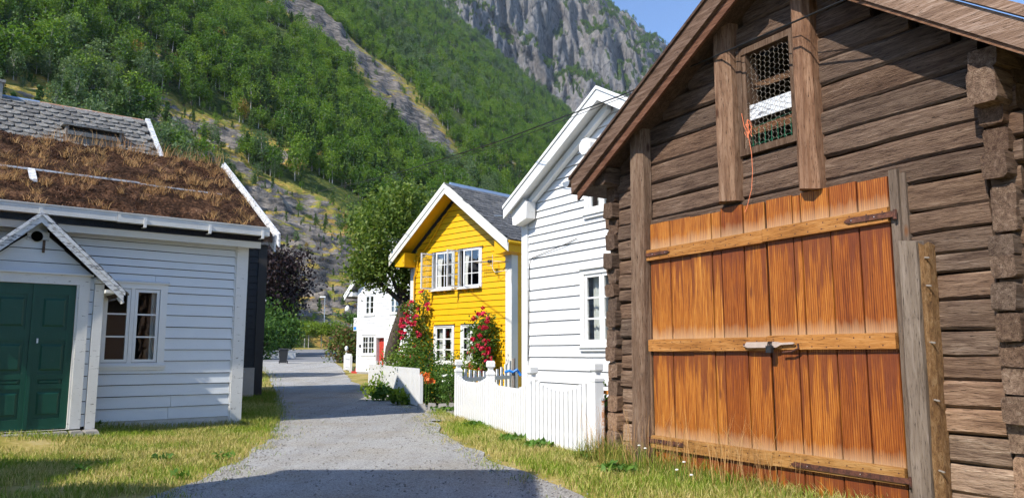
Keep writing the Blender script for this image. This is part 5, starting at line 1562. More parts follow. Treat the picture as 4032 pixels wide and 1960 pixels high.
# ================================================================== fences
def picket_fence(name, label, pts, gap_n, top_fn, post_h, post_w, picket_w, rails, slat=False):
    f = thing(name, label, 'fence', (pts[0][0], pts[0][1], gz(*pts[0])), 0)
    ox, oy, oz = f.location
    gg = random.Random(len(pts))
    mb = MB()
    w = post_w / 2
    for i, (x, y) in enumerate(pts):
        h = post_h[i] if isinstance(post_h, (list, tuple)) else post_h
        j = min(i, len(pts) - 2)
        d = Vector((pts[j + 1][0] - pts[j][0], pts[j + 1][1] - pts[j][1]))
        ang = math.atan2(d.y, d.x)
        post = obj('post', MB().box(-w, w, -w, w, -0.1, h - 0.27), 'white_vert', f, loc=(x - ox, y - oy, gz(x, y) - oz), rot=(0, 0, ang))
        if not slat:
            c = MB()
            lv = [(w * 1.12, h - 0.27), (w * 1.12, h - 0.23), (w * 0.62, h - 0.185), (w * 0.62, h - 0.145), (w * 1.02, h - 0.115), (w * 1.02, h - 0.03), (w * 0.8, h)]
            vs, fs = [], []
            for (r_, z) in lv:
                vs += [(-r_, -r_, z), (r_, -r_, z), (r_, r_, z), (-r_, r_, z)]
            for q in range(len(lv) - 1):
                for k in range(4):
                    fs.append((q * 4 + k, q * 4 + (k + 1) % 4, q * 4 + 4 + (k + 1) % 4, q * 4 + 4 + k))
            fs += [(3, 2, 1, 0), tuple(len(lv) * 4 - 4 + k for k in range(4))]
            c.add(vs, fs)
            obj('post_cap', c, 'white_vert', post)
    for i in range(len(pts) - 1):
        a, b = Vector(pts[i]), Vector(pts[i + 1])
        L = (b - a).length
        d = (b - a) / L
        ang = math.atan2(d.y, d.x)
        nrm = Vector((-d.y, d.x))
        if nrm.x > 0 and not slat:
            nrm = -nrm
        n = gap_n[i]
        for rz in rails:
            za, zb = gz(*pts[i]), gz(*pts[i + 1])
            m_ = MB().box(w, L - w, -0.02, 0.02, rz - 0.045, rz + 0.045)
            r0 = obj('rail', m_, 'white_vert', f, loc=(a.x - ox, a.y - oy, za - oz), rot=(0, -math.atan2(zb - za, L), ang))
        for k in range(n):
            t = (k + 0.5) / n
            u = w + (L - 2 * w) * t
            p = a + d * u
            off = nrm * 0.035
            ht = top_fn(t, i)
            lean = gg.uniform(-.006, .006)
            pw = picket_w / 2
            tp = 0.018 if not slat else 0.0
            ms = MB().prism([(-pw, 0.05), (pw, 0.05), (pw + lean, ht - tp), (lean, ht), (-pw + lean, ht - tp)], -0.014, 0.014)
            obj('picket', ms, 'white_vert', f, loc=(p.x + off.x - ox, p.y + off.y - oy, gz(p.x, p.y) - oz), rot=(0, 0, ang))
    return f


def scallop(t, i):
    hi = (0.98, 1.0, 1.08)[i] * (1 - t) + (1.0, 1.0, 1.12)[i] * t
    return hi - (0.16, 0.20, 0.20)[i] * math.sin(math.pi * t) ** 0.9


picket_fence('picket_fence', 'white picket fence with scalloped tops and turned post caps beside the barn',
             [(-1.2, 17.45), (-0.42, 15.23), (0.33, 12.71), (1.19, 10.99)], [15, 18, 14], scallop, [1.30, 1.30, 1.25, 1.33], 0.14, 0.092, [0.25, 0.80])
picket_fence('slat_fence', 'straight-topped white slat fence in front of the apple tree', [(-2.42, 20.75), (-3.35, 23.1), (-4.2, 25.3), (-5.0, 27.4)], [18, 17, 16], lambda t, i: 1.03, 1.15, 0.09, 0.085, [0.25, 0.82], True)
gatef = picket_fence('garden_gate', 'white picket gate standing open behind the scalloped fence', [(-1.1, 17.6), (0.05, 19.6)], [11], lambda t, i: 1.02 + 0.28 * (2 * t - 1) ** 2 * (1 if t > 0.5 else 0.3), 1.2, 0.09, 0.09, [0.3, 0.85], True)
picket_fence('round_top_fence', 'low white fence with rounded pickets behind the slat fence', [(-5.1, 28.6), (-3.7, 29.2)], [9], lambda t, i: 1.12, 1.1, 0.08, 0.07, [0.3, 0.8], True)
picket_fence('corner_fence', 'short white fence with a ball-topped post by the red steps', [(-12.95, 60.7), (-11.6, 54.0), (-10.4, 50.2)], [30, 18], lambda t, i: 1.15, 1.3, 0.16, 0.14, [0.3, 0.85], True)
ball = obj('post_ball', MB().lathe([(0.04, 1.2), (0.10, 1.3), (0.14, 1.42), (0.11, 1.54), (0.03, 1.6)], 0, 0, 12), 'white_paint', [o for o in bpy.data.objects if o.name.startswith('corner_fence')][0], smooth=True)
stk = thing('wooden_stake', 'thin grey stake with blue plastic tied round it behind the scalloped fence', 'stake', (0.02, 15.9, 0), 0)
obj('stick', MB().tube([(0, 0, 0), (0.01, 0, 1.35)], 0.04, 7), 'slab', stk, (1, 1, 1))
obj('blue_tie', MB().tube([(-0.16, -0.03, 1.07), (-0.07, -0.07, 1.10), (0.0, -0.07, 1.07), (0.08, -0.06, 1.12), (0.12, -0.03, 1.06), (0.16, -0.03, 1.0)], 0.03, 6), 'plastic_blue', stk)

# planter bin between fence and barn
pl = thing('steel_planter', 'rusty galvanised sheet planter squeezed between fence post and barn corner', 'planter', (1.42, 11.15, 0.0), R(-59.6))
obj('side_sheet', MB().box(-0.05, 0.14, -0.25, -0.235, 0.05, 0.80).box(-0.05, -0.04, -0.234, 0.3, 0.05, 0.80), 'ridge_rust', pl)
obj('rim', MB().box(-0.06, 0.15, -0.262, -0.236, 0.801, 0.83), 'steel', pl)
lv = thing('spirit_level', 'small orange batten with holes lying across the planter rim', 'batten', (1.40, 11.0, 0.88), R(-30))
obj('body', MB().box(-0.12, 0.16, -0.02, 0.02, 0, 0.05), 'batten', lv, (1.6, 1.3, 0.8))

# ================================================================== street things far down the road
bn = thing('wheelie_bin', 'dark grey wheelie bin standing on the gravel junction', 'bin', (-20.1, 68.3, gz(-20.1, 68.3)), R(12))
body = MB()
body.add([(-0.24, -0.28, 0.08), (0.24, -0.28, 0.08), (0.24, 0.26, 0.08), (-0.24, 0.26, 0.08), (-0.33, -0.40, 1.08), (0.33, -0.40, 1.08), (0.33, 0.36, 1.08), (-0.33, 0.36, 1.08)], [(3, 2, 1, 0), (4, 5, 6, 7), (0, 1, 5, 4), (1, 2, 6, 5), (2, 3, 7, 6), (3, 0, 4, 7)])
m_bin = plain('dark_grey_plastic', (0.014, 0.015, 0.018), 0.55)
bn.scale = (1.15, 1.15, 1.1)
obj('body', body, m_bin, bn)
obj('lid', MB().prism_x([(-0.45, 1.10), (0.40, 1.10), (0.38, 1.17), (-0.05, 1.22), (-0.44, 1.15)], -0.36, 0.36), 'plastic_black', bn)
obj('handle', MB().tube([(-0.3, 0.42, 1.08), (0.3, 0.42, 1.08)], 0.03, 6), 'plastic_black', bn)
for s in (-1, 1):
    obj('wheel', MB().lathe([(0.12, -0.03), (0.13, 0.0), (0.12, 0.03)], 0, 0, 12), 'plastic_black', bn, loc=(s * 0.30, 0.24, 0.125), rot=(0, R(90), 0))
lw_ = thing('low_white_wall', 'low white plastered wall with peeling patches in front of the far hedge', 'wall', (-26.8, 83.2, gz(-26.8, 83.2)), R(30))
obj('wall', MB().box(-6.0, 3.6, 0, 0.3, -0.3, 0.82), 'concrete', lw_)
obj('coping', MB().box(-6.05, 3.65, -0.04, 0.34, 0.821, 0.88), 'white_old', lw_)
for i, (x, y, h, lab) in enumerate(((-38.2, 129.0, 8.6, 'street lamp half hidden behind the far hedge'), (-32.6, 134.0, 8.6, 'tall slim street lamp behind the clipped pale green trees'))):
    sl_ = thing('street_lamp', lab, 'street lamp', (x, y, gz(x, y)), 0, 'lamps along the main road')
    obj('pole', MB().tube([(0, 0, 0), (0, 0, 4), (0, 0, h)], [0.11, 0.09, 0.06], 8), 'steel', sl_)
    obj('lamp_head', MB().box(-0.1 if i == 0 else -0.85, 1.0 if i == 0 else 0.1, -0.14, 0.14, h, h + 0.22), 'wire_white', sl_)
sgp = thing('road_sign', 'small round road sign on a pole by the clipped trees', 'sign', (-24.8, 118, gz(-24.8, 118)), 0)
obj('pole', MB().tube([(0, 0, 0), (0, 0, 2.9)], 0.05, 6), 'plastic_black', sgp)
obj('disc', MB().lathe([(0.42, -0.02), (0.42, 0.02)], 0, 0, 16), 'wire_white', sgp, loc=(0, -0.08, 2.5), rot=(R(90), 0, 0))
obj('plate', MB().box(-0.35, 0.35, -0.1, -0.06, 1.5, 2.0), 'wire_white', sgp)
pst = thing('grey_post', 'plain grey pole standing in the lilac bush', 'post', (-15.8, 76, gz(-15.8, 76)), 0)
obj('pole', MB().tube([(0, 0, 0), (0, 0, 3.6)], 0.07, 7), 'steel', pst)
gsn = thing('red_edge_post', 'thin dark post at the road bend behind the bin', 'post', (-27.4, 95, gz(-27.4, 95)), 0)
obj('pole', MB().tube([(0, 0, 0), (0, 0, 2.6)], 0.05, 6), 'plastic_black', gsn)
rb = thing('boulder', 'rounded grey boulder at the foot of the slope above the clipped trees', 'boulder', (-37.2, 139.0, 4.2), 0.4)
bmx = bmesh.new()
bmesh.ops.create_icosphere(bmx, subdivisions=4, radius=1)
for v in bmx.verts:
    c = v.co
    k = 1 + 0.18 * mnoise.noise(c * 1.4) + 0.07 * mnoise.noise(c * 4)
    v.co = Vector((c.x * 2.6 * k, c.y * 2.2 * k, c.z * 2.0 * k))
me = bpy.data.meshes.new('rock')
bmx.to_mesh(me)
bmx.free()
me.materials.append(MT['stone'])
me.shade_smooth()
link('rock', me, rb)
vw = thing('roadside_stone_wall', 'dark stone wall in the shade under the clipped trees', 'wall', (-34, 138.0, gz(-34, 136)), R(-6))
obj('wall', MB().box(-8, 11, 0, 0.8, -0.3, 1.9), 'stone', vw)

# overhead cables
def cable(name, label, pts, r):
    o = obj('line', MB().tube(pts, r, 6), 'cable')
    o.name = name
    tag(o, label, 'cable')


def sag(a, b, s, n=24):
    a, b = Vector(a), Vector(b)
    return [tuple(a.lerp(b, i / n) - Vector((0, 0, s * 4 * (i / n) * (1 - i / n)))) for i in range(n + 1)]


CP = [(4.2, 4.6, 4.72), (3.2, 7.0, 4.81), (2.41, 8.86, 4.97), (1.6, 10.74, 5.15), (-0.35, 15.3, 5.71), (-3.42, 22.54, 6.8), (-5.57, 27.56, 7.64), (-9.66, 37.13, 9.3), (-16, 52, 12.2)]
cable('overhead_cable', 'thick black overhead cable running from the barn gable down to the far trees', CP, 0.010)
cable('overhead_cable', 'thin second wire just beside the thick overhead cable', [(x + 0.05, y + 0.1, z + 0.05 * math.sin(i)) for i, (x, y, z) in enumerate(CP)], 0.005)

# ------------------------------------------------------------------ trees and plants
def crown_points(g, n, rx, ry, rz, cz, clumps, clump_r, hollow=0.35, taper=0.0, bottom=-1.0):
    """leaf positions gathered in clumps through an ellipsoid, denser towards the skin"""
    C = []
    while len(C) < clumps:
        p = g.normal(size=3)
        p /= np.linalg.norm(p)
        r = hollow + (1 - hollow) * g.random() ** 0.6
        q = p * r
        if q[2] < bottom:
            continue
        f = 1 - taper * (q[2] + 1) / 2
        C.append((q[0] * rx * f, q[1] * ry * f, cz + q[2] * rz))
    C = np.array(C)
    w = g.random(clumps) * 0.8 + 0.4
    idx = g.choice(clumps, n, p=w / w.sum())
    P = C[idx] + g.normal(size=(n, 3)) * clump_r * np.array([1, 1, 0.72]) * (0.6 + 0.8 * w[idx])[:, None]
    return P, C


def limbs(mb, base, targets, g, r0=0.05):
    for t in targets:
        b = Vector(base)
        e = Vector(t)
        m = b.lerp(e, 0.5) + Vector((g.normal() * 0.2, g.normal() * 0.2, 0.15 * (e - b).length))
        mb.tube([b, m, e], [r0, r0 * 0.65, r0 * 0.2], 5, False)


def make_tree_meshes(seed, h, kind):
    g = np.random.default_rng(seed)
    mb = MB()
    lean = g.normal(0, 0.03, 2) * h
    if kind == 'pine':
        top = h * 0.97
        mb.tube([(0, 0, -0.6), (lean[0] * .4, lean[1] * .4, h * 0.4), (lean[0], lean[1], top)], [h * 0.022, h * 0.016, h * 0.004], 6)
        pts = []
        for lv in range(11):
            t = 0.26 + 0.72 * lv / 10
            rr = h * 0.21 * (1 - (t - 0.26) / 0.80) ** 0.8 * (0.8 + 0.4 * g.random())
            for br in range(6):
                a = g.random() * 6.28
                L = rr * (0.65 + 0.5 * g.random())
                k = 13
                u = g.random(k) ** 0.6 * L
                pts.append(np.stack([lean[0] * t + np.cos(a) * u + g.normal(0, 0.10 * h / 8, k), lean[1] * t + np.sin(a) * u + g.normal(0, 0.10 * h / 8, k), t * h + 0.12 * u - 0.1 * u * u / max(rr, .1) + g.normal(0, 0.11 * h / 8, k)], 1))
        P = np.concatenate(pts)
        V, Fq = leaves_np(P, 0.46 * h / 8, g, 0.5, 0.6)
        leaf = 'pine_leaf'
    else:
        rx = h * (0.23 + 0.08 * g.random())
        rz = h * 0.40
        P, C = crown_points(g, 820, rx, rx * (0.85 + 0.3 * g.random()), rz, h * 0.58, 36, h * 0.062, 0.25, 0.35)
        P[:, :2] += lean * (P[:, 2:3] / h)
        V, Fq = leaves_np(P, 0.43 * h / 8, g, 0.4, 0.7)
        mb.tube([(0, 0, -0.6), (lean[0] * .4, lean[1] * .4, h * 0.45), (lean[0], lean[1], h * 0.85)], [h * 0.017, h * 0.012, h * 0.003], 6)
        limbs(mb, (lean[0] * .4, lean[1] * .4, h * 0.42), C[:6], g, h * 0.006)
        leaf = {'birch': 'birch_leaf', 'aspen': 'aspen_leaf', 'brown': 'brown_leaf'}[kind]
    crown = np_mesh('crown', V, Fq, leaf)
    trunk = mb.mesh('trunk', 'trunk' if kind == 'pine' else 'birch')
    # one joined mesh for the instanced wood
    tri = []
    vt = np.array(mb.v)
    quads = [f if len(f) == 4 else None for f in mb.f]
    qf = np.array([f for f in mb.f if len(f) == 4])
    VV = np.concatenate([vt, V])
    FF = np.concatenate([qf, Fq + len(vt)])
    jm = np_mesh('tree', VV, FF, None)
    jm.materials.append(MT['trunk' if kind == 'pine' else 'birch'])
    jm.materials.append(MT[leaf])
    mi = np.concatenate([np.zeros(len(qf), np.int32), np.ones(len(Fq), np.int32)])
    jm.polygons.foreach_set('material_index', mi)
    return crown, trunk, jm


KINDS = [('birch', 8.5), ('birch', 7.5), ('birch', 9.5), ('birch', 6.5), ('pine', 9.0), ('pine', 8.0), ('pine', 7.0), ('aspen', 8.5), ('brown', 6.0)]
TREES = [make_tree_meshes(100 + i, h, k) for i, (k, h) in enumerate(KINDS)]
proto_col = bpy.data.collections.new('tree_shapes')
for i, t in enumerate(TREES):
    o = bpy.data.objects.new('tree_shape_%02d' % i, t[2])
    proto_col.objects.link(o)

gt_ = np.random.default_rng(55)


def sample_polar(n, r0, r1, a0, a1):
    r = np.sqrt(gt_.random(n) * (r1 * r1 - r0 * r0) + r0 * r0)
    a = np.radians(a0 + (a1 - a0) * gt_.random(n))
    return r * np.sin(a), r * np.cos(a)


def pick_kind(x, y):
    n = len(x)
    mixn = vfbm(x * 0.02, y * 0.02, 3)
    u = gt_.random(n)
    k = gt_.integers(0, 4, n)
    pine = (u < 0.26 + 0.5 * np.clip(mixn, -0.4, 0.5)) | (u < 0.12)
    k = np.where(pine, gt_.integers(4, 7, n), k)
    asp = (vfbm(x * 0.013 + 40, y * 0.013, 2) > 0.22) & (u > 0.55)
    k = np.where(asp, 7, k)
    k = np.where((gt_.random(n) < 0.012) & (np.hypot(x, y) < 330), 8, k)
    return k


xs, ys_, ss = [], [], []
for (n, r0, r1, s0) in ((6000, 98, 330, 0.95), (9000, 330, 640, 1.05), (12000, 640, 1300, 1.35)):
    x, y = sample_polar(n, r0, r1, -37, 15)
    d = HN[0] * x + HN[1] * y
    rk = rock_field(x, y)
    keep = (d > 96) & (gt_.random(n) < np.clip(1.15 - 1.35 * rk, 0.06, 1.0))
    dense = vfbm(x * 0.03 + 7, y * 0.03, 3)
    keep &= (dense > -0.42)
    sc = s0 * (0.5 + 0.82 * gt_.random(n) ** 1.25) * np.where(rk > 0.45, 0.42, np.where(rk > 0.15, 0.75, 1.0))
    xs.append(x[keep]); ys_.append(y[keep]); ss.append(sc[keep])
TX, TY, TS = np.concatenate(xs), np.concatenate(ys_), np.concatenate(ss)
# small junipers and birches on the open heath
x, y = sample_polar(2200, 120, 330, -36, -4)
rk = rock_field(x, y)
kp = (rk > 0.3) & (gt_.random(2200) < 0.6) & (HN[0] * x + HN[1] * y > 96)
TX, TY = np.concatenate([TX, x[kp]]), np.concatenate([TY, y[kp]])
TS = np.concatenate([TS, 0.16 + 0.28 * gt_.random(kp.sum()) ** 2])
TZ = hill_z(TX, TY) - 0.2
TK = pick_kind(TX, TY)
small = TS < 0.47
TK = np.where(small & (gt_.random(len(TK)) < 0.5), gt_.integers(4, 7, len(TK)), TK)
TR = np.hypot(TX, TY)
TA = gt_.random(len(TX)) * 6.28
# nearest trees are things of their own
dpth = TY * math.cos(PITCH) + (TZ - EYE) * math.sin(PITCH)
upv = -TY * math.sin(PITCH) + (TZ - EYE) * math.cos(PITCH)
ppx, ppy = 2016 + F_PX * TX / dpth, 980 - F_PX * upv / dpth
size_px = TS * 8 / dpth * F_PX
inview = (ppx > -60) & (ppx < 1620) & (ppy > 20) & (ppy < 1290)
inview &= ~((ppx < 640) & (ppy > 700 + 0.0 * ppx)) & ~((ppx < 560) & (ppy > 560))
order = np.argsort(-np.where(inview, size_px, -1))
near = order[:270]
is_near = np.zeros(len(TX), bool)
is_near[near] = inview[near]
LABK = {'birch': ('birch_tree', 'leafy green birch on the wooded lower hillside', 'birches on the lower hillside'), 'pine': ('pine_tree', 'dark green pine among the birches on the hillside', 'pines on the lower hillside'),
        'aspen': ('aspen_tree', 'pale grey-green aspen on the wooded hillside', 'aspens on the hillside'), 'brown': ('withered_birch', 'withered yellow-brown birch on the green hillside', 'withered birches')}
LABS = {'birch': ('birch_bush', 'small green birch bush on the open rocky heath', 'bushes on the rocky heath'), 'pine': ('juniper_bush', 'small dark juniper on the open rocky heath', 'junipers on the rocky heath'),
        'aspen': ('birch_bush', 'small green birch bush on the open rocky heath', 'bushes on the rocky heath'), 'brown': ('birch_bush', 'small green birch bush on the open rocky heath', 'bushes on the rocky heath')}
for i in np.where(is_near)[0]:
    k = int(TK[i])
    nm, lab, grp = (LABS if TS[i] < 0.47 else LABK)[KINDS[k][0]]
    t = thing(nm, lab, 'tree' if TS[i] >= 0.47 else 'bush', (float(TX[i]), float(TY[i]), float(TZ[i])), float(TA[i]), grp)
    t.scale = (float(TS[i]),) * 3
    link('crown', TREES[k][0], t)
    link('trunk', TREES[k][1], t)


def scatter(name, X, Y, Z, S, K, A, label):
    me = bpy.data.meshes.new(name)
    me.vertices.add(len(X))
    me.vertices.foreach_set('co', np.stack([X, Y, Z], 1).astype(np.float32).ravel())
    for an, typ, val in (('ps', 'FLOAT', S), ('pk', 'INT', K), ('pa', 'FLOAT', A)):
        a = me.attributes.new(an, typ, 'POINT')
        a.data.foreach_set('value', val.astype(np.float32 if typ == 'FLOAT' else np.int32))
    o = link(name, me)
    tag(o, label, 'wood', kind='stuff')
    ng = bpy.data.node_groups.new(name + '_nodes', 'GeometryNodeTree')
    ng.interface.new_socket('Geometry', in_out='INPUT', socket_type='NodeSocketGeometry')
    ng.interface.new_socket('Geometry', in_out='OUTPUT', socket_type='NodeSocketGeometry')
    nd = lambda t: ng.nodes.new(t)
    gi, go = nd('NodeGroupInput'), nd('NodeGroupOutput')
    mp = nd('GeometryNodeMeshToPoints')
    ip = nd('GeometryNodeInstanceOnPoints')
    ci = nd('GeometryNodeCollectionInfo')
    ci.inputs['Collection'].default_value = proto_col
    ci.inputs['Separate Children'].default_value = True
    ci.inputs['Reset Children'].default_value = True
    ip.inputs['Pick Instance'].default_value = True

    def attr(nm, typ):
        n = nd('GeometryNodeInputNamedAttribute')
        n.data_type = typ
        n.inputs['Name'].default_value = nm
        return [q for q in n.outputs if q.enabled and q.name == 'Attribute'][0]
    cx = nd('ShaderNodeCombineXYZ')
    er = nd('FunctionNodeEulerToRotation')
    L = ng.links.new
    L(gi.outputs[0], mp.inputs['Mesh'])
    L(mp.outputs[0], ip.inputs['Points'])
    L(ci.outputs[0], ip.inputs['Instance'])
    L(attr('pk', 'INT'), ip.inputs['Instance Index'])
    L(attr('pa', 'FLOAT'), cx.inputs['Z'])
    L(cx.outputs[0], er.inputs[0])
    L(er.outputs[0], ip.inputs['Rotation'])
    L(attr('ps', 'FLOAT'), ip.inputs['Scale'])
    L(ip.outputs[0], go.inputs[0])
    md = o.modifiers.new('scatter', 'NODES')
    md.node_group = ng
    return o


fm = ~is_near
scatter('forest', TX[fm], TY[fm], TZ[fm], TS[fm], TK[fm], TA[fm], 'dense green birch and pine wood covering the steep hillside')

# trees on the gentler ledges and the shoulder of the far mountain
Vc = np.stack([CX, CY, CZ], 2)
e1, e2 = Vc[1:, :-1] - Vc[:-1, :-1], Vc[:-1, 1:] - Vc[:-1, :-1]
nrm = np.cross(e2, e1)
nrm /= np.linalg.norm(nrm, axis=2)[:, :, None] + 1e-9
cen = (Vc[1:, 1:] + Vc[:-1, :-1]) / 2
nzc = np.abs(nrm[:, :, 2])
sel = np.argwhere((nzc > 0.62) & (np.degrees(np.arctan2(cen[:, :, 0], cen[:, :, 1])) > -9) & (np.degrees(np.arctan2(cen[:, :, 0], cen[:, :, 1])) < 14))
if len(sel):
    pk_ = sel[gt_.choice(len(sel), min(len(sel) * 2, 5200))]
    cp = cen[pk_[:, 0], pk_[:, 1]] + gt_.normal(0, 2.0, (len(pk_), 3)) * np.array([1, 1, 0.15])
    scatter('mountain_trees', cp[:, 0], cp[:, 1], cp[:, 2] - 0.5, 0.9 + 0.7 * gt_.random(len(cp)), gt_.integers(0, 7, len(cp)), gt_.random(len(cp)) * 6.28, 'thin green trees on the ledges of the grey mountain')

# ---- apple tree in front of the far white house
ap = thing('apple_tree', 'gnarled apple tree with a dense leafy crown beside the yellow house', 'tree', (-4.63, 30.0, gz(-4.63, 30)), 0)
g = np.random.default_rng(8)
mb = MB()
mb.tube([(0.05, 0, -0.1), (-0.08, 0, 1.0), (-0.02, 0, 1.5), (0.12, 0, 2.05), (0.36, 0, 2.9), (0.42, 0, 3.45)], [0.30, 0.26, 0.25, 0.24, 0.21, 0.19], 12)
mb.tube([(-0.05, 0, 0.75), (-0.3, -0.1, 0.85), (-0.42, -0.12, 0.80)], [0.13, 0.09, 0.07], 8)
for e in ((-0.3, 0.1, 6.2), (1.0, -0.2, 6.0), (-1.1, 0.2, 5.0), (0.6, 0.6, 7.2), (0.2, -0.7, 5.6), (-0.9, -0.4, 6.6), (1.3, 0.4, 4.8)):
    b = Vector((0.40, 0, 3.3))
    e = Vector(e)
    m_ = b.lerp(e, 0.45) + Vector((g.normal() * 0.2, g.normal() * 0.2, 0.2))
    mb.tube([b, m_, e], [0.11, 0.075, 0.02], 7, False)
obj('trunk', mb, 'trunk', ap, (1, 1, 1), smooth=True)
P, C = crown_points(g, 9500, 1.95, 1.7, 2.2, 5.9, 150, 0.27, 0.30)
P2, _ = crown_points(g, 2600, 1.15, 0.9, 0.75, 4.55, 44, 0.20, 0.2)
P2[:, 0] -= 0.75
P3, _ = crown_points(g, 1500, 0.7, 0.7, 1.1, 7.0, 26, 0.2, 0.2)
P3[:, 0] += 0.15
P4, _ = crown_points(g, 1500, 0.65, 0.7, 0.9, 4.5, 26, 0.2, 0.2)
P4[:, 0] += 0.75
V, Fq = leaves_np(np.concatenate([P, P2, P3, P4]), 0.155, g, 0.3, 0.55)
link('crown', np_mesh('crown', V, Fq, 'apple_leaf'), ap)

# ---- roses on the yellow wall
def rosebush(name, label, fr_xyz, w, h, d, nleaf, nbl, seed, lean=0.0):
    t = thing(name, label, 'rose bush', (0, 25, 0.036), R(-44))
    g = np.random.default_rng(seed)
    x, y, z = fr_xyz
    mb = MB()
    for k in range(7):
        e = (x + g.normal(0, w * 0.35), y + g.normal(0, d * 0.3), z + h * (0.5 + 0.5 * g.random()))
        mb.tube([(x + g.normal(0, .1), y, 0.0), ((x + e[0]) / 2 + g.normal(0, .1), y - 0.05, e[2] * 0.55), e], [0.018, 0.014, 0.006], 5, False)
    obj('stems', mb, 'trunk', t, (1, 1, 1))
    P, C = crown_points(g, nleaf, w, d, h * 0.52, z + h * 0.5, 60, 0.13, 0.3)
    P[:, 0] += x + lean * (P[:, 2] - z)
    P[:, 1] = np.minimum(P[:, 1] + y, -0.04)
    V, Fq = leaves_np(P, 0.105, g, 0.3, 0.65)
    link('foliage', np_mesh('foliage', V, Fq, 'rose_leaf'), t)
    # one blossom mesh: ruffled cup of petals
    bl = []
    for k in range(3):
        gg = np.random.default_rng(seed * 10 + k)
        q = gg.normal(size=(26, 3))
        q /= np.linalg.norm(q, axis=1)[:, None]
        Vb, Fb = leaves_np(q * 0.055 * np.array([1, 1, 0.8]), 0.085, gg, 0.2, 0.9)
        bl.append(np_mesh('blossom', Vb, Fb, 'blossom'))
    for k in range(nbl):
        p = g.normal(size=3)
        p /= np.linalg.norm(p)
        p[1] = -abs(p[1])
        bx, by, bz = x + p[0] * w * 1.02, min(y + p[1] * d * 1.1, -0.08), z + h * 0.5 + p[2] * h * 0.54
        bx += lean * (bz - z)
        o = link('blossom', bl[k % 3], t, loc=(bx, by, bz))
        o.scale = (0.75 + 0.55 * g.random(),) * 3
    return t


rosebush('rose_bush', 'big pink-red rose bush right of the lower windows of the yellow house', (-0.92, -0.42, 0.45), 0.50, 2.35, 0.38, 1900, 48, 3, -0.02)
rosebush('rose_bush', 'climbing red rose between the apple trunk and the yellow house', (-4.5, -0.6, 0.85), 0.47, 2.3, 0.36, 1500, 46, 4, 0.06)
tp = thing('rose_shoot', 'single tall rose shoot rising above the climbing red rose', 'rose', (0, 25, 0.036), R(-44))
obj('stem', MB().tube([(-4.25, -0.3, 2.6), (-4.2, -0.2, 3.2), (-4.3, -0.2, 3.62)], 0.012, 5), 'trunk', tp)
g = np.random.default_rng(12)
P = np.stack([-4.22 + g.normal(0, .10, 90), -0.2 + g.normal(0, .06, 90), 2.7 + 0.95 * g.random(90)], 1)
V, Fq = leaves_np(P, 0.10, g)
link('foliage', np_mesh('foliage', V, Fq, 'rose_leaf'), tp)
for q in ((-4.3, -0.24, 3.66), (-4.02, -0.24, 3.15), (-3.95, -0.24, 2.98)):
    Vb, Fb = leaves_np(g.normal(0, 0.04, (18, 3)), 0.08, g, 0.2, 0.9)
    link('blossom', np_mesh('blossom', Vb, Fb, 'blossom'), tp, loc=q)

# ---- garden bed behind the gap in the fences
g = np.random.default_rng(14)


def bush(name, label, cat, loc, rx, ry, h, n, size, leaf, seed, clumps=40, cr=0.12, group=None, stems=True, up=0.3, taper=0.2):
    t = thing(name, label, cat, (loc[0], loc[1], gz(*loc)), 0, group)
    g = np.random.default_rng(seed)
    P, C = crown_points(g, n, rx, ry, h * 0.5, h * 0.5, clumps, cr, 0.3, taper)
    P[:, 2] = np.maximum(P[:, 2], 0.02)
    V, Fq = leaves_np(P, size, g, up, 0.6)
    link('foliage', np_mesh('foliage', V, Fq, leaf), t)
    if stems:
        mb = MB()
        for c in C[:8]:
            mb.tube([(c[0] * .2, c[1] * .2, 0), (c[0] * .6, c[1] * .6, c[2] * .6), tuple(c)], [0.02 * h, 0.014 * h, 0.005 * h], 5, False)
        obj('stems', mb, 'trunk', t, (1, 1, 1))
    return t


bush('garden_shrub', 'tall fine-leaved shrub left in the flower bed by the slat fence', 'shrub', (-2.75, 23.6), 0.75, 0.6, 1.75, 2600, 0.09, 'rose_leaf', 31, 50, 0.14)
bush('garden_shrub', 'rounded green shrub in the middle of the flower bed', 'shrub', (-2.0, 21.9), 0.7, 0.6, 1.05, 2400, 0.09, 'rose_leaf', 32, 46, 0.13)
bush('garden_shrub', 'dark feathery shrub at the edge of the scalloped fence', 'shrub', (-1.5, 20.6), 0.38, 0.4, 1.0, 1500, 0.06, 'hedge_leaf', 33, 30, 0.10)
bush('garden_shrub', 'yellow-green flowering shrub low on the yellow wall', 'shrub', (-1.9, 24.6), 0.9, 0.5, 1.5, 2400, 0.07, 'lime_leaf', 34, 46, 0.14)
bush('garden_shrub', 'light green shrub under the climbing rose behind the slat fence', 'shrub', (-3.5, 25.2), 0.8, 0.6, 1.55, 2400, 0.09, 'rose_leaf', 35, 44, 0.14)
for k, (x, y, z) in enumerate(((-2.28, 20.6, 0.84), (-2.22, 20.75, 0.72))):
    t = thing('poppy', 'orange poppy flower by the end of the slat fence' if k == 0 else 'lower orange poppy flower by the slat fence end', 'flower', (x, y, gz(x, y)), 0)
    obj('stem', MB().tube([(0, 0, 0), (0.02, 0, z)], 0.006, 5), 'weed_leaf', t)
    Vb, Fb = leaves_np(g.normal(0, 0.05, (26, 3)) + np.array([0.02, 0, z]), 0.12, g, 0.3, 0.9)
    link('petals', np_mesh('petals', Vb, Fb, 'poppy'), t)
dz_ = thing('daisies', 'few white daisies on the garden bed beside the scalloped fence', 'flowers', (-1.75, 21.0, gz(-1.75, 21)), 0)
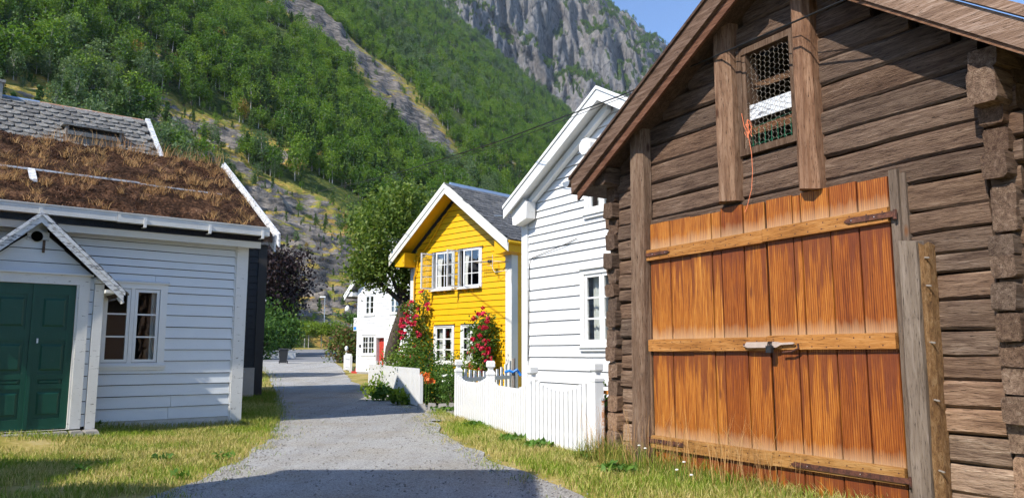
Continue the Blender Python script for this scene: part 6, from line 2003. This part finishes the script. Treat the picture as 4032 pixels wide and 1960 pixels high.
for k in range(7):
    px_, py_, pz_ = g.normal(0, 0.25), g.normal(0, 0.15), 0.55 + 0.35 * g.random()
    obj('stem', MB().tube([(px_, py_, 0), (px_, py_, pz_)], 0.004, 4), 'weed_leaf', dz_)
    obj('flower_head', MB().lathe([(0.05, 0.0), (0.045, 0.008), (0.012, 0.016)], 0, 0, 9), 'daisy', dz_, loc=(px_, py_, pz_), rot=(R(35), 0, 0))
edge_st = thing('bed_edging', 'dark flat stones edging the flower bed in the fence gap', 'stones', (-1.9, 20.2, gz(-1.9, 20.2)), R(8))
for k in range(6):
    x = -0.55 + 0.27 * k
    obj('stone', MB().hexa([(x, -0.12, -0.03), (x + 0.25, -0.14, -0.03), (x + 0.25, 0.16, -0.03), (x, 0.18, -0.03)], [(x + 0.03, -0.07, 0.15 + 0.03 * (k % 2)), (x + 0.21, -0.08, 0.13), (x + 0.22, 0.12, 0.15), (x + 0.02, 0.13, 0.14)]), 'stone', edge_st)
bush('fence_plant', 'leafy yellow-green plant growing at the far end of the slat fence', 'plant', (-4.25, 24.6), 0.32, 0.28, 0.62, 420, 0.13, 'lime_leaf', 41, 14, 0.08, stems=False)
bush('fence_plant', 'low dark plant at the foot of the slat fence', 'plant', (-3.85, 23.6), 0.35, 0.28, 0.40, 420, 0.12, 'weed_leaf', 42, 14, 0.08, stems=False)
bush('fence_plant', 'spreading pale green weed halfway along the slat fence', 'plant', (-3.05, 21.8), 0.35, 0.25, 0.45, 420, 0.12, 'lime_leaf', 43, 14, 0.08, stems=False)
bush('planter_plant', 'green glossy plant growing out of the steel planter beside the barn', 'plant', (1.5, 11.2), 0.16, 0.14, 1.35, 200, 0.09, 'weed_leaf', 44, 12, 0.07)

# ---- trees and hedges down the road
bush('far_hedge', 'tall dark green hedge behind the low white wall', 'hedge', (-29.0, 90.0), 4.4, 3.0, 6.2, 9000, 0.38, 'hedge_leaf', 51, 110, 0.6, taper=0.1)
bush('far_hedge', 'bright green hedge end beside the black house', 'hedge', (-26.5, 80.0), 2.3, 1.8, 4.6, 4200, 0.30, 'hedge_leaf', 52, 60, 0.45, taper=0.1)
cb = thing('copper_beech', 'dark purple copper beech rising behind the black house', 'tree', (-30.5, 96.0, gz(-30.5, 96)), 0)
g = np.random.default_rng(61)
P, C = crown_points(g, 9000, 5.6, 4.5, 5.2, 9.0, 120, 0.75, 0.3)
V, Fq = leaves_np(P, 0.42, g, 0.35, 0.65)
link('crown', np_mesh('crown', V, Fq, 'copper_leaf'), cb)
mb = MB().tube([(0, 0, -0.2), (0, 0, 4), (0.3, 0, 9)], [0.4, 0.32, 0.1], 8)
limbs(mb, (0, 0, 4), C[:10], g, 0.12)
obj('trunk', mb, 'trunk', cb, (1, 1, 1))
for k, (x, y, lab) in enumerate(((-33.4, 126.0, 'clipped flat-crowned pale green tree, leftmost of the row by the road'), (-31.2, 126.8, 'clipped flat-crowned pale green tree in the middle of the row'), (-29.2, 127.4, 'clipped flat-crowned tree at the row end by the lilac bush'))):
    t = thing('clipped_tree', lab, 'tree', (x, y, gz(x, y)), 0, 'clipped trees on the traffic island')
    g = np.random.default_rng(70 + k)
    P, C = crown_points(g, 2200, 1.75, 1.5, 1.15, 3.2, 40, 0.28, 0.3)
    V, Fq = leaves_np(P, 0.26, g, 0.4, 0.65)
    link('crown', np_mesh('crown', V, Fq, 'lime_leaf'), t)
    obj('trunk', MB().tube([(-0.35, 0, 0), (-0.3, 0, 2.3)], 0.08, 6).tube([(0.3, 0.1, 0), (0.3, 0.1, 2.3)], 0.08, 6) if k == 0 else MB().tube([(0, 0, 0), (0, 0, 2.4)], 0.08, 6), 'birch', t, (1, 1, 1))
bush('lilac_bush', 'dense lilac bush with brown seed heads by the white corner fence', 'bush', (-15.0, 71.0), 2.0, 1.7, 3.35, 5200, 0.26, 'lilac_leaf', 53, 70, 0.32, taper=0.25)
bush('roadside_bush', 'green bushes behind the clipped trees at the foot of the slope', 'bush', (-31.0, 142.0), 6.0, 2.0, 5.5, 4200, 0.5, 'hedge_leaf', 54, 60, 0.6)
bush('roadside_bush', 'lower green bush right of the clipped trees at the slope', 'bush', (-22.0, 140.0), 5.0, 2.0, 5.0, 3600, 0.5, 'hedge_leaf', 55, 50, 0.6)

# ---- grass
g = np.random.default_rng(91)


def scatter_xy(n, x0, x1, y0, y1):
    return x0 + (x1 - x0) * g.random(n), y0 + (y1 - y0) * g.random(n)


rl = lambda y: np.interp(y, [e[1] for e in ROAD_L], [e[0] for e in ROAD_L])
rr_ = lambda y: np.interp(y, [e[1] for e in ROAD_R], [e[0] for e in ROAD_R])
c39, s39 = math.cos(R(39)), math.sin(R(39))


def in_house1(x, y):
    dx, dy = x + 5.62, y - 16.14
    lx, ly = dx * c39 + dy * s39, -dx * s39 + dy * c39
    return (lx < 0.03) & (ly > -0.02) | ((lx < -2.85) & (lx > -4.95) & (ly > -0.93)), lx, ly


def grass(name, x, y, h, w, mat, lean=0.45, label=None):
    P = np.stack([x, y, GZ(x, y) - 0.01], 1)
    V, Fq = blades_np(P, h, w, g, lean)
    tag(link(name, np_mesh(name, V, Fq, mat)), label, 'grass', kind='stuff')


x, y = scatter_xy(150000, -12.5, -3.0, 8.0, 21.0)
inside, lx, ly = in_house1(x, y)
edge = rl(y) - x
k = (~inside) & (edge > -0.15 + 0.35 * vfbm(x * 1.3, y * 1.3, 3)) & (lx > -6.6)
bare = vfbm(x * 0.75 + 3, y * 0.75, 3)
k &= (bare > -0.30 + 0.5 * g.random(len(x)) - 0.30) & (g.random(len(x)) < np.clip(edge / 0.8 + 0.25, 0.1, 1))
x, y = x[k], y[k]
ly = ly[k]
hh = 0.055 + 0.035 * g.random(len(x)) + 0.10 * np.exp(-np.clip(-ly, 0, 9) / 0.22)
grass('lawn_grass', x, y, hh, 0.009, 'blade', 0.6, 'short sunburnt lawn in front of the grey house')
x, y = scatter_xy(42000, -10.5, -4.4, 15.0, 28.5)
inside, lx, ly = in_house1(x, y)
k = (~inside) & (x < rl(y) + 0.12 * g.normal(size=len(x))) & (lx > -0.05)
grass('roadside_grass', x[k], y[k], 0.10 + 0.06 * g.random(k.sum()), 0.010, 'blade_green', 0.5, 'green grass strip between the grey house and the gravel')
x, y = scatter_xy(16000, -24, -7, 26, 70)
k = (x < rl(y) + 0.3 * g.normal(size=len(x))) & (x > rl(y) - 2.5)
grass('roadside_grass', x[k], y[k], 0.14 + 0.1 * g.random(k.sum()), 0.02, 'blade', 0.5, 'rough dry grass beside the gravel beyond the black house')
x, y = scatter_xy(100000, -2.3, 3.6, 6.6, 19.0)
fx = np.interp(y, [10.99, 12.71, 15.23, 17.45, 19], [1.19, 0.33, -0.42, -1.2, -1.7])
bx = np.where(y < 10.6, 1.75 + (10.39 - y) * 0.5867 + 0.05, fx)
k = (x > rr_(y) + 0.05 + 0.30 * vfbm(x * 1.4, y * 1.4, 3)) & (x < bx - 0.0)
x, y, bx = x[k], y[k], bx[k]
dist = np.clip(bx - x, 0, 9)
thin = g.random(len(x)) < np.clip((x - rr_(y)) / 0.5, 0.12, 1)
x, y, dist = x[thin], y[thin], dist[thin]
near_barn = np.clip((11.2 - y) / 1.2, 0, 1)
hh = 0.06 + 0.05 * g.random(len(x)) + np.exp(-dist / 0.28) * (0.05 + 0.10 * near_barn * g.random(len(x)))
grass('verge_grass', x, y, hh, 0.009, 'blade', 0.6, 'yellow-green grass verge along the fence and the barn')
# taller flowering grass at the barn foot
n = 2200
t = g.random(n)
lxq = -0.7 + 4.4 * g.random(n) ** 1.9
lyq = -0.12 - 0.55 * g.random(n) ** 1.6
ca, sa = math.cos(R(-59.6)), math.sin(R(-59.6))
x, y = 1.75 + lxq * ca - lyq * sa, 10.39 + lxq * sa + lyq * ca
grass('tall_grass', x, y, (0.12 + 0.30 * g.random(n) ** 1.8) * np.clip(1.15 - lxq * 0.28, 0.3, 1), 0.008, 'blade_green', 0.55, 'tall uncut grass against the foot of the barn doors')
n = 170
lxq = -0.9 + 3.6 * g.random(n)
lyq = -0.18 - 0.4 * g.random(n)
x, y = 1.75 + lxq * ca - lyq * sa, 10.39 + lxq * sa + lyq * ca
grass('seed_grass', x, y, 0.55 + 0.35 * g.random(n), 0.006, 'straw', 0.35, 'thin straw stalks in front of the barn doors')
wf_ = thing('white_wildflowers', 'scattered small white wild flowers in the grass before the barn', 'flowers', (1.75, 10.39, 0.0), R(-59.6))
for k in range(5):
    a, b, c = 0.2 + 2.0 * g.random(), -0.25 - 0.9 * g.random(), 0.12 + 0.35 * g.random()
    obj('stem', MB().tube([(a, b, 0), (a + 0.02, b, c)], 0.004, 4), 'weed_leaf', wf_)
    obj('flower_head', MB().lathe([(0.02, 0.0), (0.02, 0.008), (0.008, 0.014)], 0, 0, 8), 'daisy', wf_, loc=(a + 0.02, b, c))
# broad-leaved weeds
def weed(loc, r, n, label, seed, size=0.08):
    t = thing('broadleaf_weed', label, 'weed', (loc[0], loc[1], gz(*loc)), 0)
    gg = np.random.default_rng(seed)
    a = gg.random(n) * 6.28
    q = r * np.sqrt(gg.random(n))
    P = np.stack([np.cos(a) * q, np.sin(a) * q, 0.02 + 0.07 * gg.random(n)], 1)
    V, Fq = leaves_np(P, size, gg, 1.2, 0.5)
    link('foliage', np_mesh('foliage', V, Fq, 'weed_leaf'), t)


weed((-4.75, 10.75), 0.15, 34, 'flat dark green weed rosette in the lawn near the gravel', 1)
weed((-3.95, 10.9), 0.17, 36, 'flat green weed rosette at the gravel edge of the lawn', 2)
weed((-5.3, 9.75), 0.10, 20, 'small weed rosette near the shade line on the lawn', 3)
weed((-3.9, 9.3), 0.10, 18, 'low weed at the lawn corner by the foreground shade', 4)
weed((-7.75, 14.55), 0.2, 70, 'leafy weed at the foot of the porch post', 5, 0.14)
weed((0.05, 13.0), 0.25, 110, 'leafy dock weed under the scalloped fence near its third post', 6, 0.16)
weed((0.45, 12.15), 0.25, 110, 'leafy dock weed at the fence foot between two posts', 7, 0.16)
weed((1.12, 10.72), 0.2, 120, 'bushy weed around the last fence post by the barn', 8, 0.13)
weed((-0.75, 15.6), 0.22, 70, 'small leafy weed at the foot of the far fence panel', 9, 0.12)
weed((1.3, 9.7), 0.25, 90, 'bright green grass clump in the verge before the barn', 10, 0.14)
weed((-1.7, 19.6), 0.35, 120, 'low green weeds across the gap between the fences', 12, 0.12)

# loose stones on the gravel near the viewer and along its edges
n = 5200
y = 6.5 + 15 * g.random(n) ** 1.6
u = g.random(n)
u = np.where(g.random(n) < 0.5, u, np.where(u < 0.5, u * 0.2, 1 - (1 - u) * 0.2))
a, b = rl(y), rr_(y)
x = a + (b - a) * u + g.normal(0, 0.06, n)
sz = 0.006 + 0.012 * g.random(n) ** 2.5
dirs = np.array([[1, 0, 0], [-1, 0, 0], [0, 1, 0], [0, -1, 0], [0, 0, 0.7], [0, 0, -0.5]], float)
V = (np.stack([x, y, GZ(x, y) + 0.012 + sz * 0.3], 1)[:, None, :] + dirs[None] * (sz[:, None, None] * (0.7 + 0.6 * g.random((n, 6, 1)))))
tri = np.array([[0, 2, 4], [2, 1, 4], [1, 3, 4], [3, 0, 4], [2, 0, 5], [1, 2, 5], [3, 1, 5], [0, 3, 5]])
Ft = (np.arange(n)[:, None, None] * 6 + tri[None]).reshape(-1, 3)
tag(link('loose_stones', np_mesh('loose_stones', V.reshape(-1, 3), Ft, 'stone')), 'loose grey stones strewn over the gravel', 'gravel', kind='stuff')
# stray tufts creeping into the gravel edges
n = 5200
y = 7.5 + 16 * g.random(n) ** 1.3
left = g.random(n) < 0.55
off = np.abs(g.normal(0, 0.28, n))
x = np.where(left, rl(y) + off, rr_(y) - off * 0.7)
cl = vfbm(x * 3.0, y * 3.0, 2) > 0.05
grass('stray_grass', x[cl], y[cl], 0.035 + 0.05 * g.random(cl.sum()), 0.009, 'blade', 0.8, 'thin tufts of grass creeping into the gravel edges')


# ------------------------------------------------------------------ air: even pale haze round the whole place
mh = bpy.data.materials.new('pale_air')
mh.use_nodes = True
mh.node_tree.nodes.clear()
ho = mh.node_tree.nodes.new('ShaderNodeOutputMaterial')
hv = mh.node_tree.nodes.new('ShaderNodeVolumePrincipled')
hv.inputs['Color'].default_value = (0.72, 0.84, 1.0, 1)
hv.inputs['Density'].default_value = 0.00006
hv.inputs['Anisotropy'].default_value = 0.3
mh.node_tree.links.new(hv.outputs[0], ho.inputs['Volume'])
hz = obj('haze', MB().box(-1500, 1600, -150, 2700, -8, 1700), mh)
tag(hz, kind='stuff')
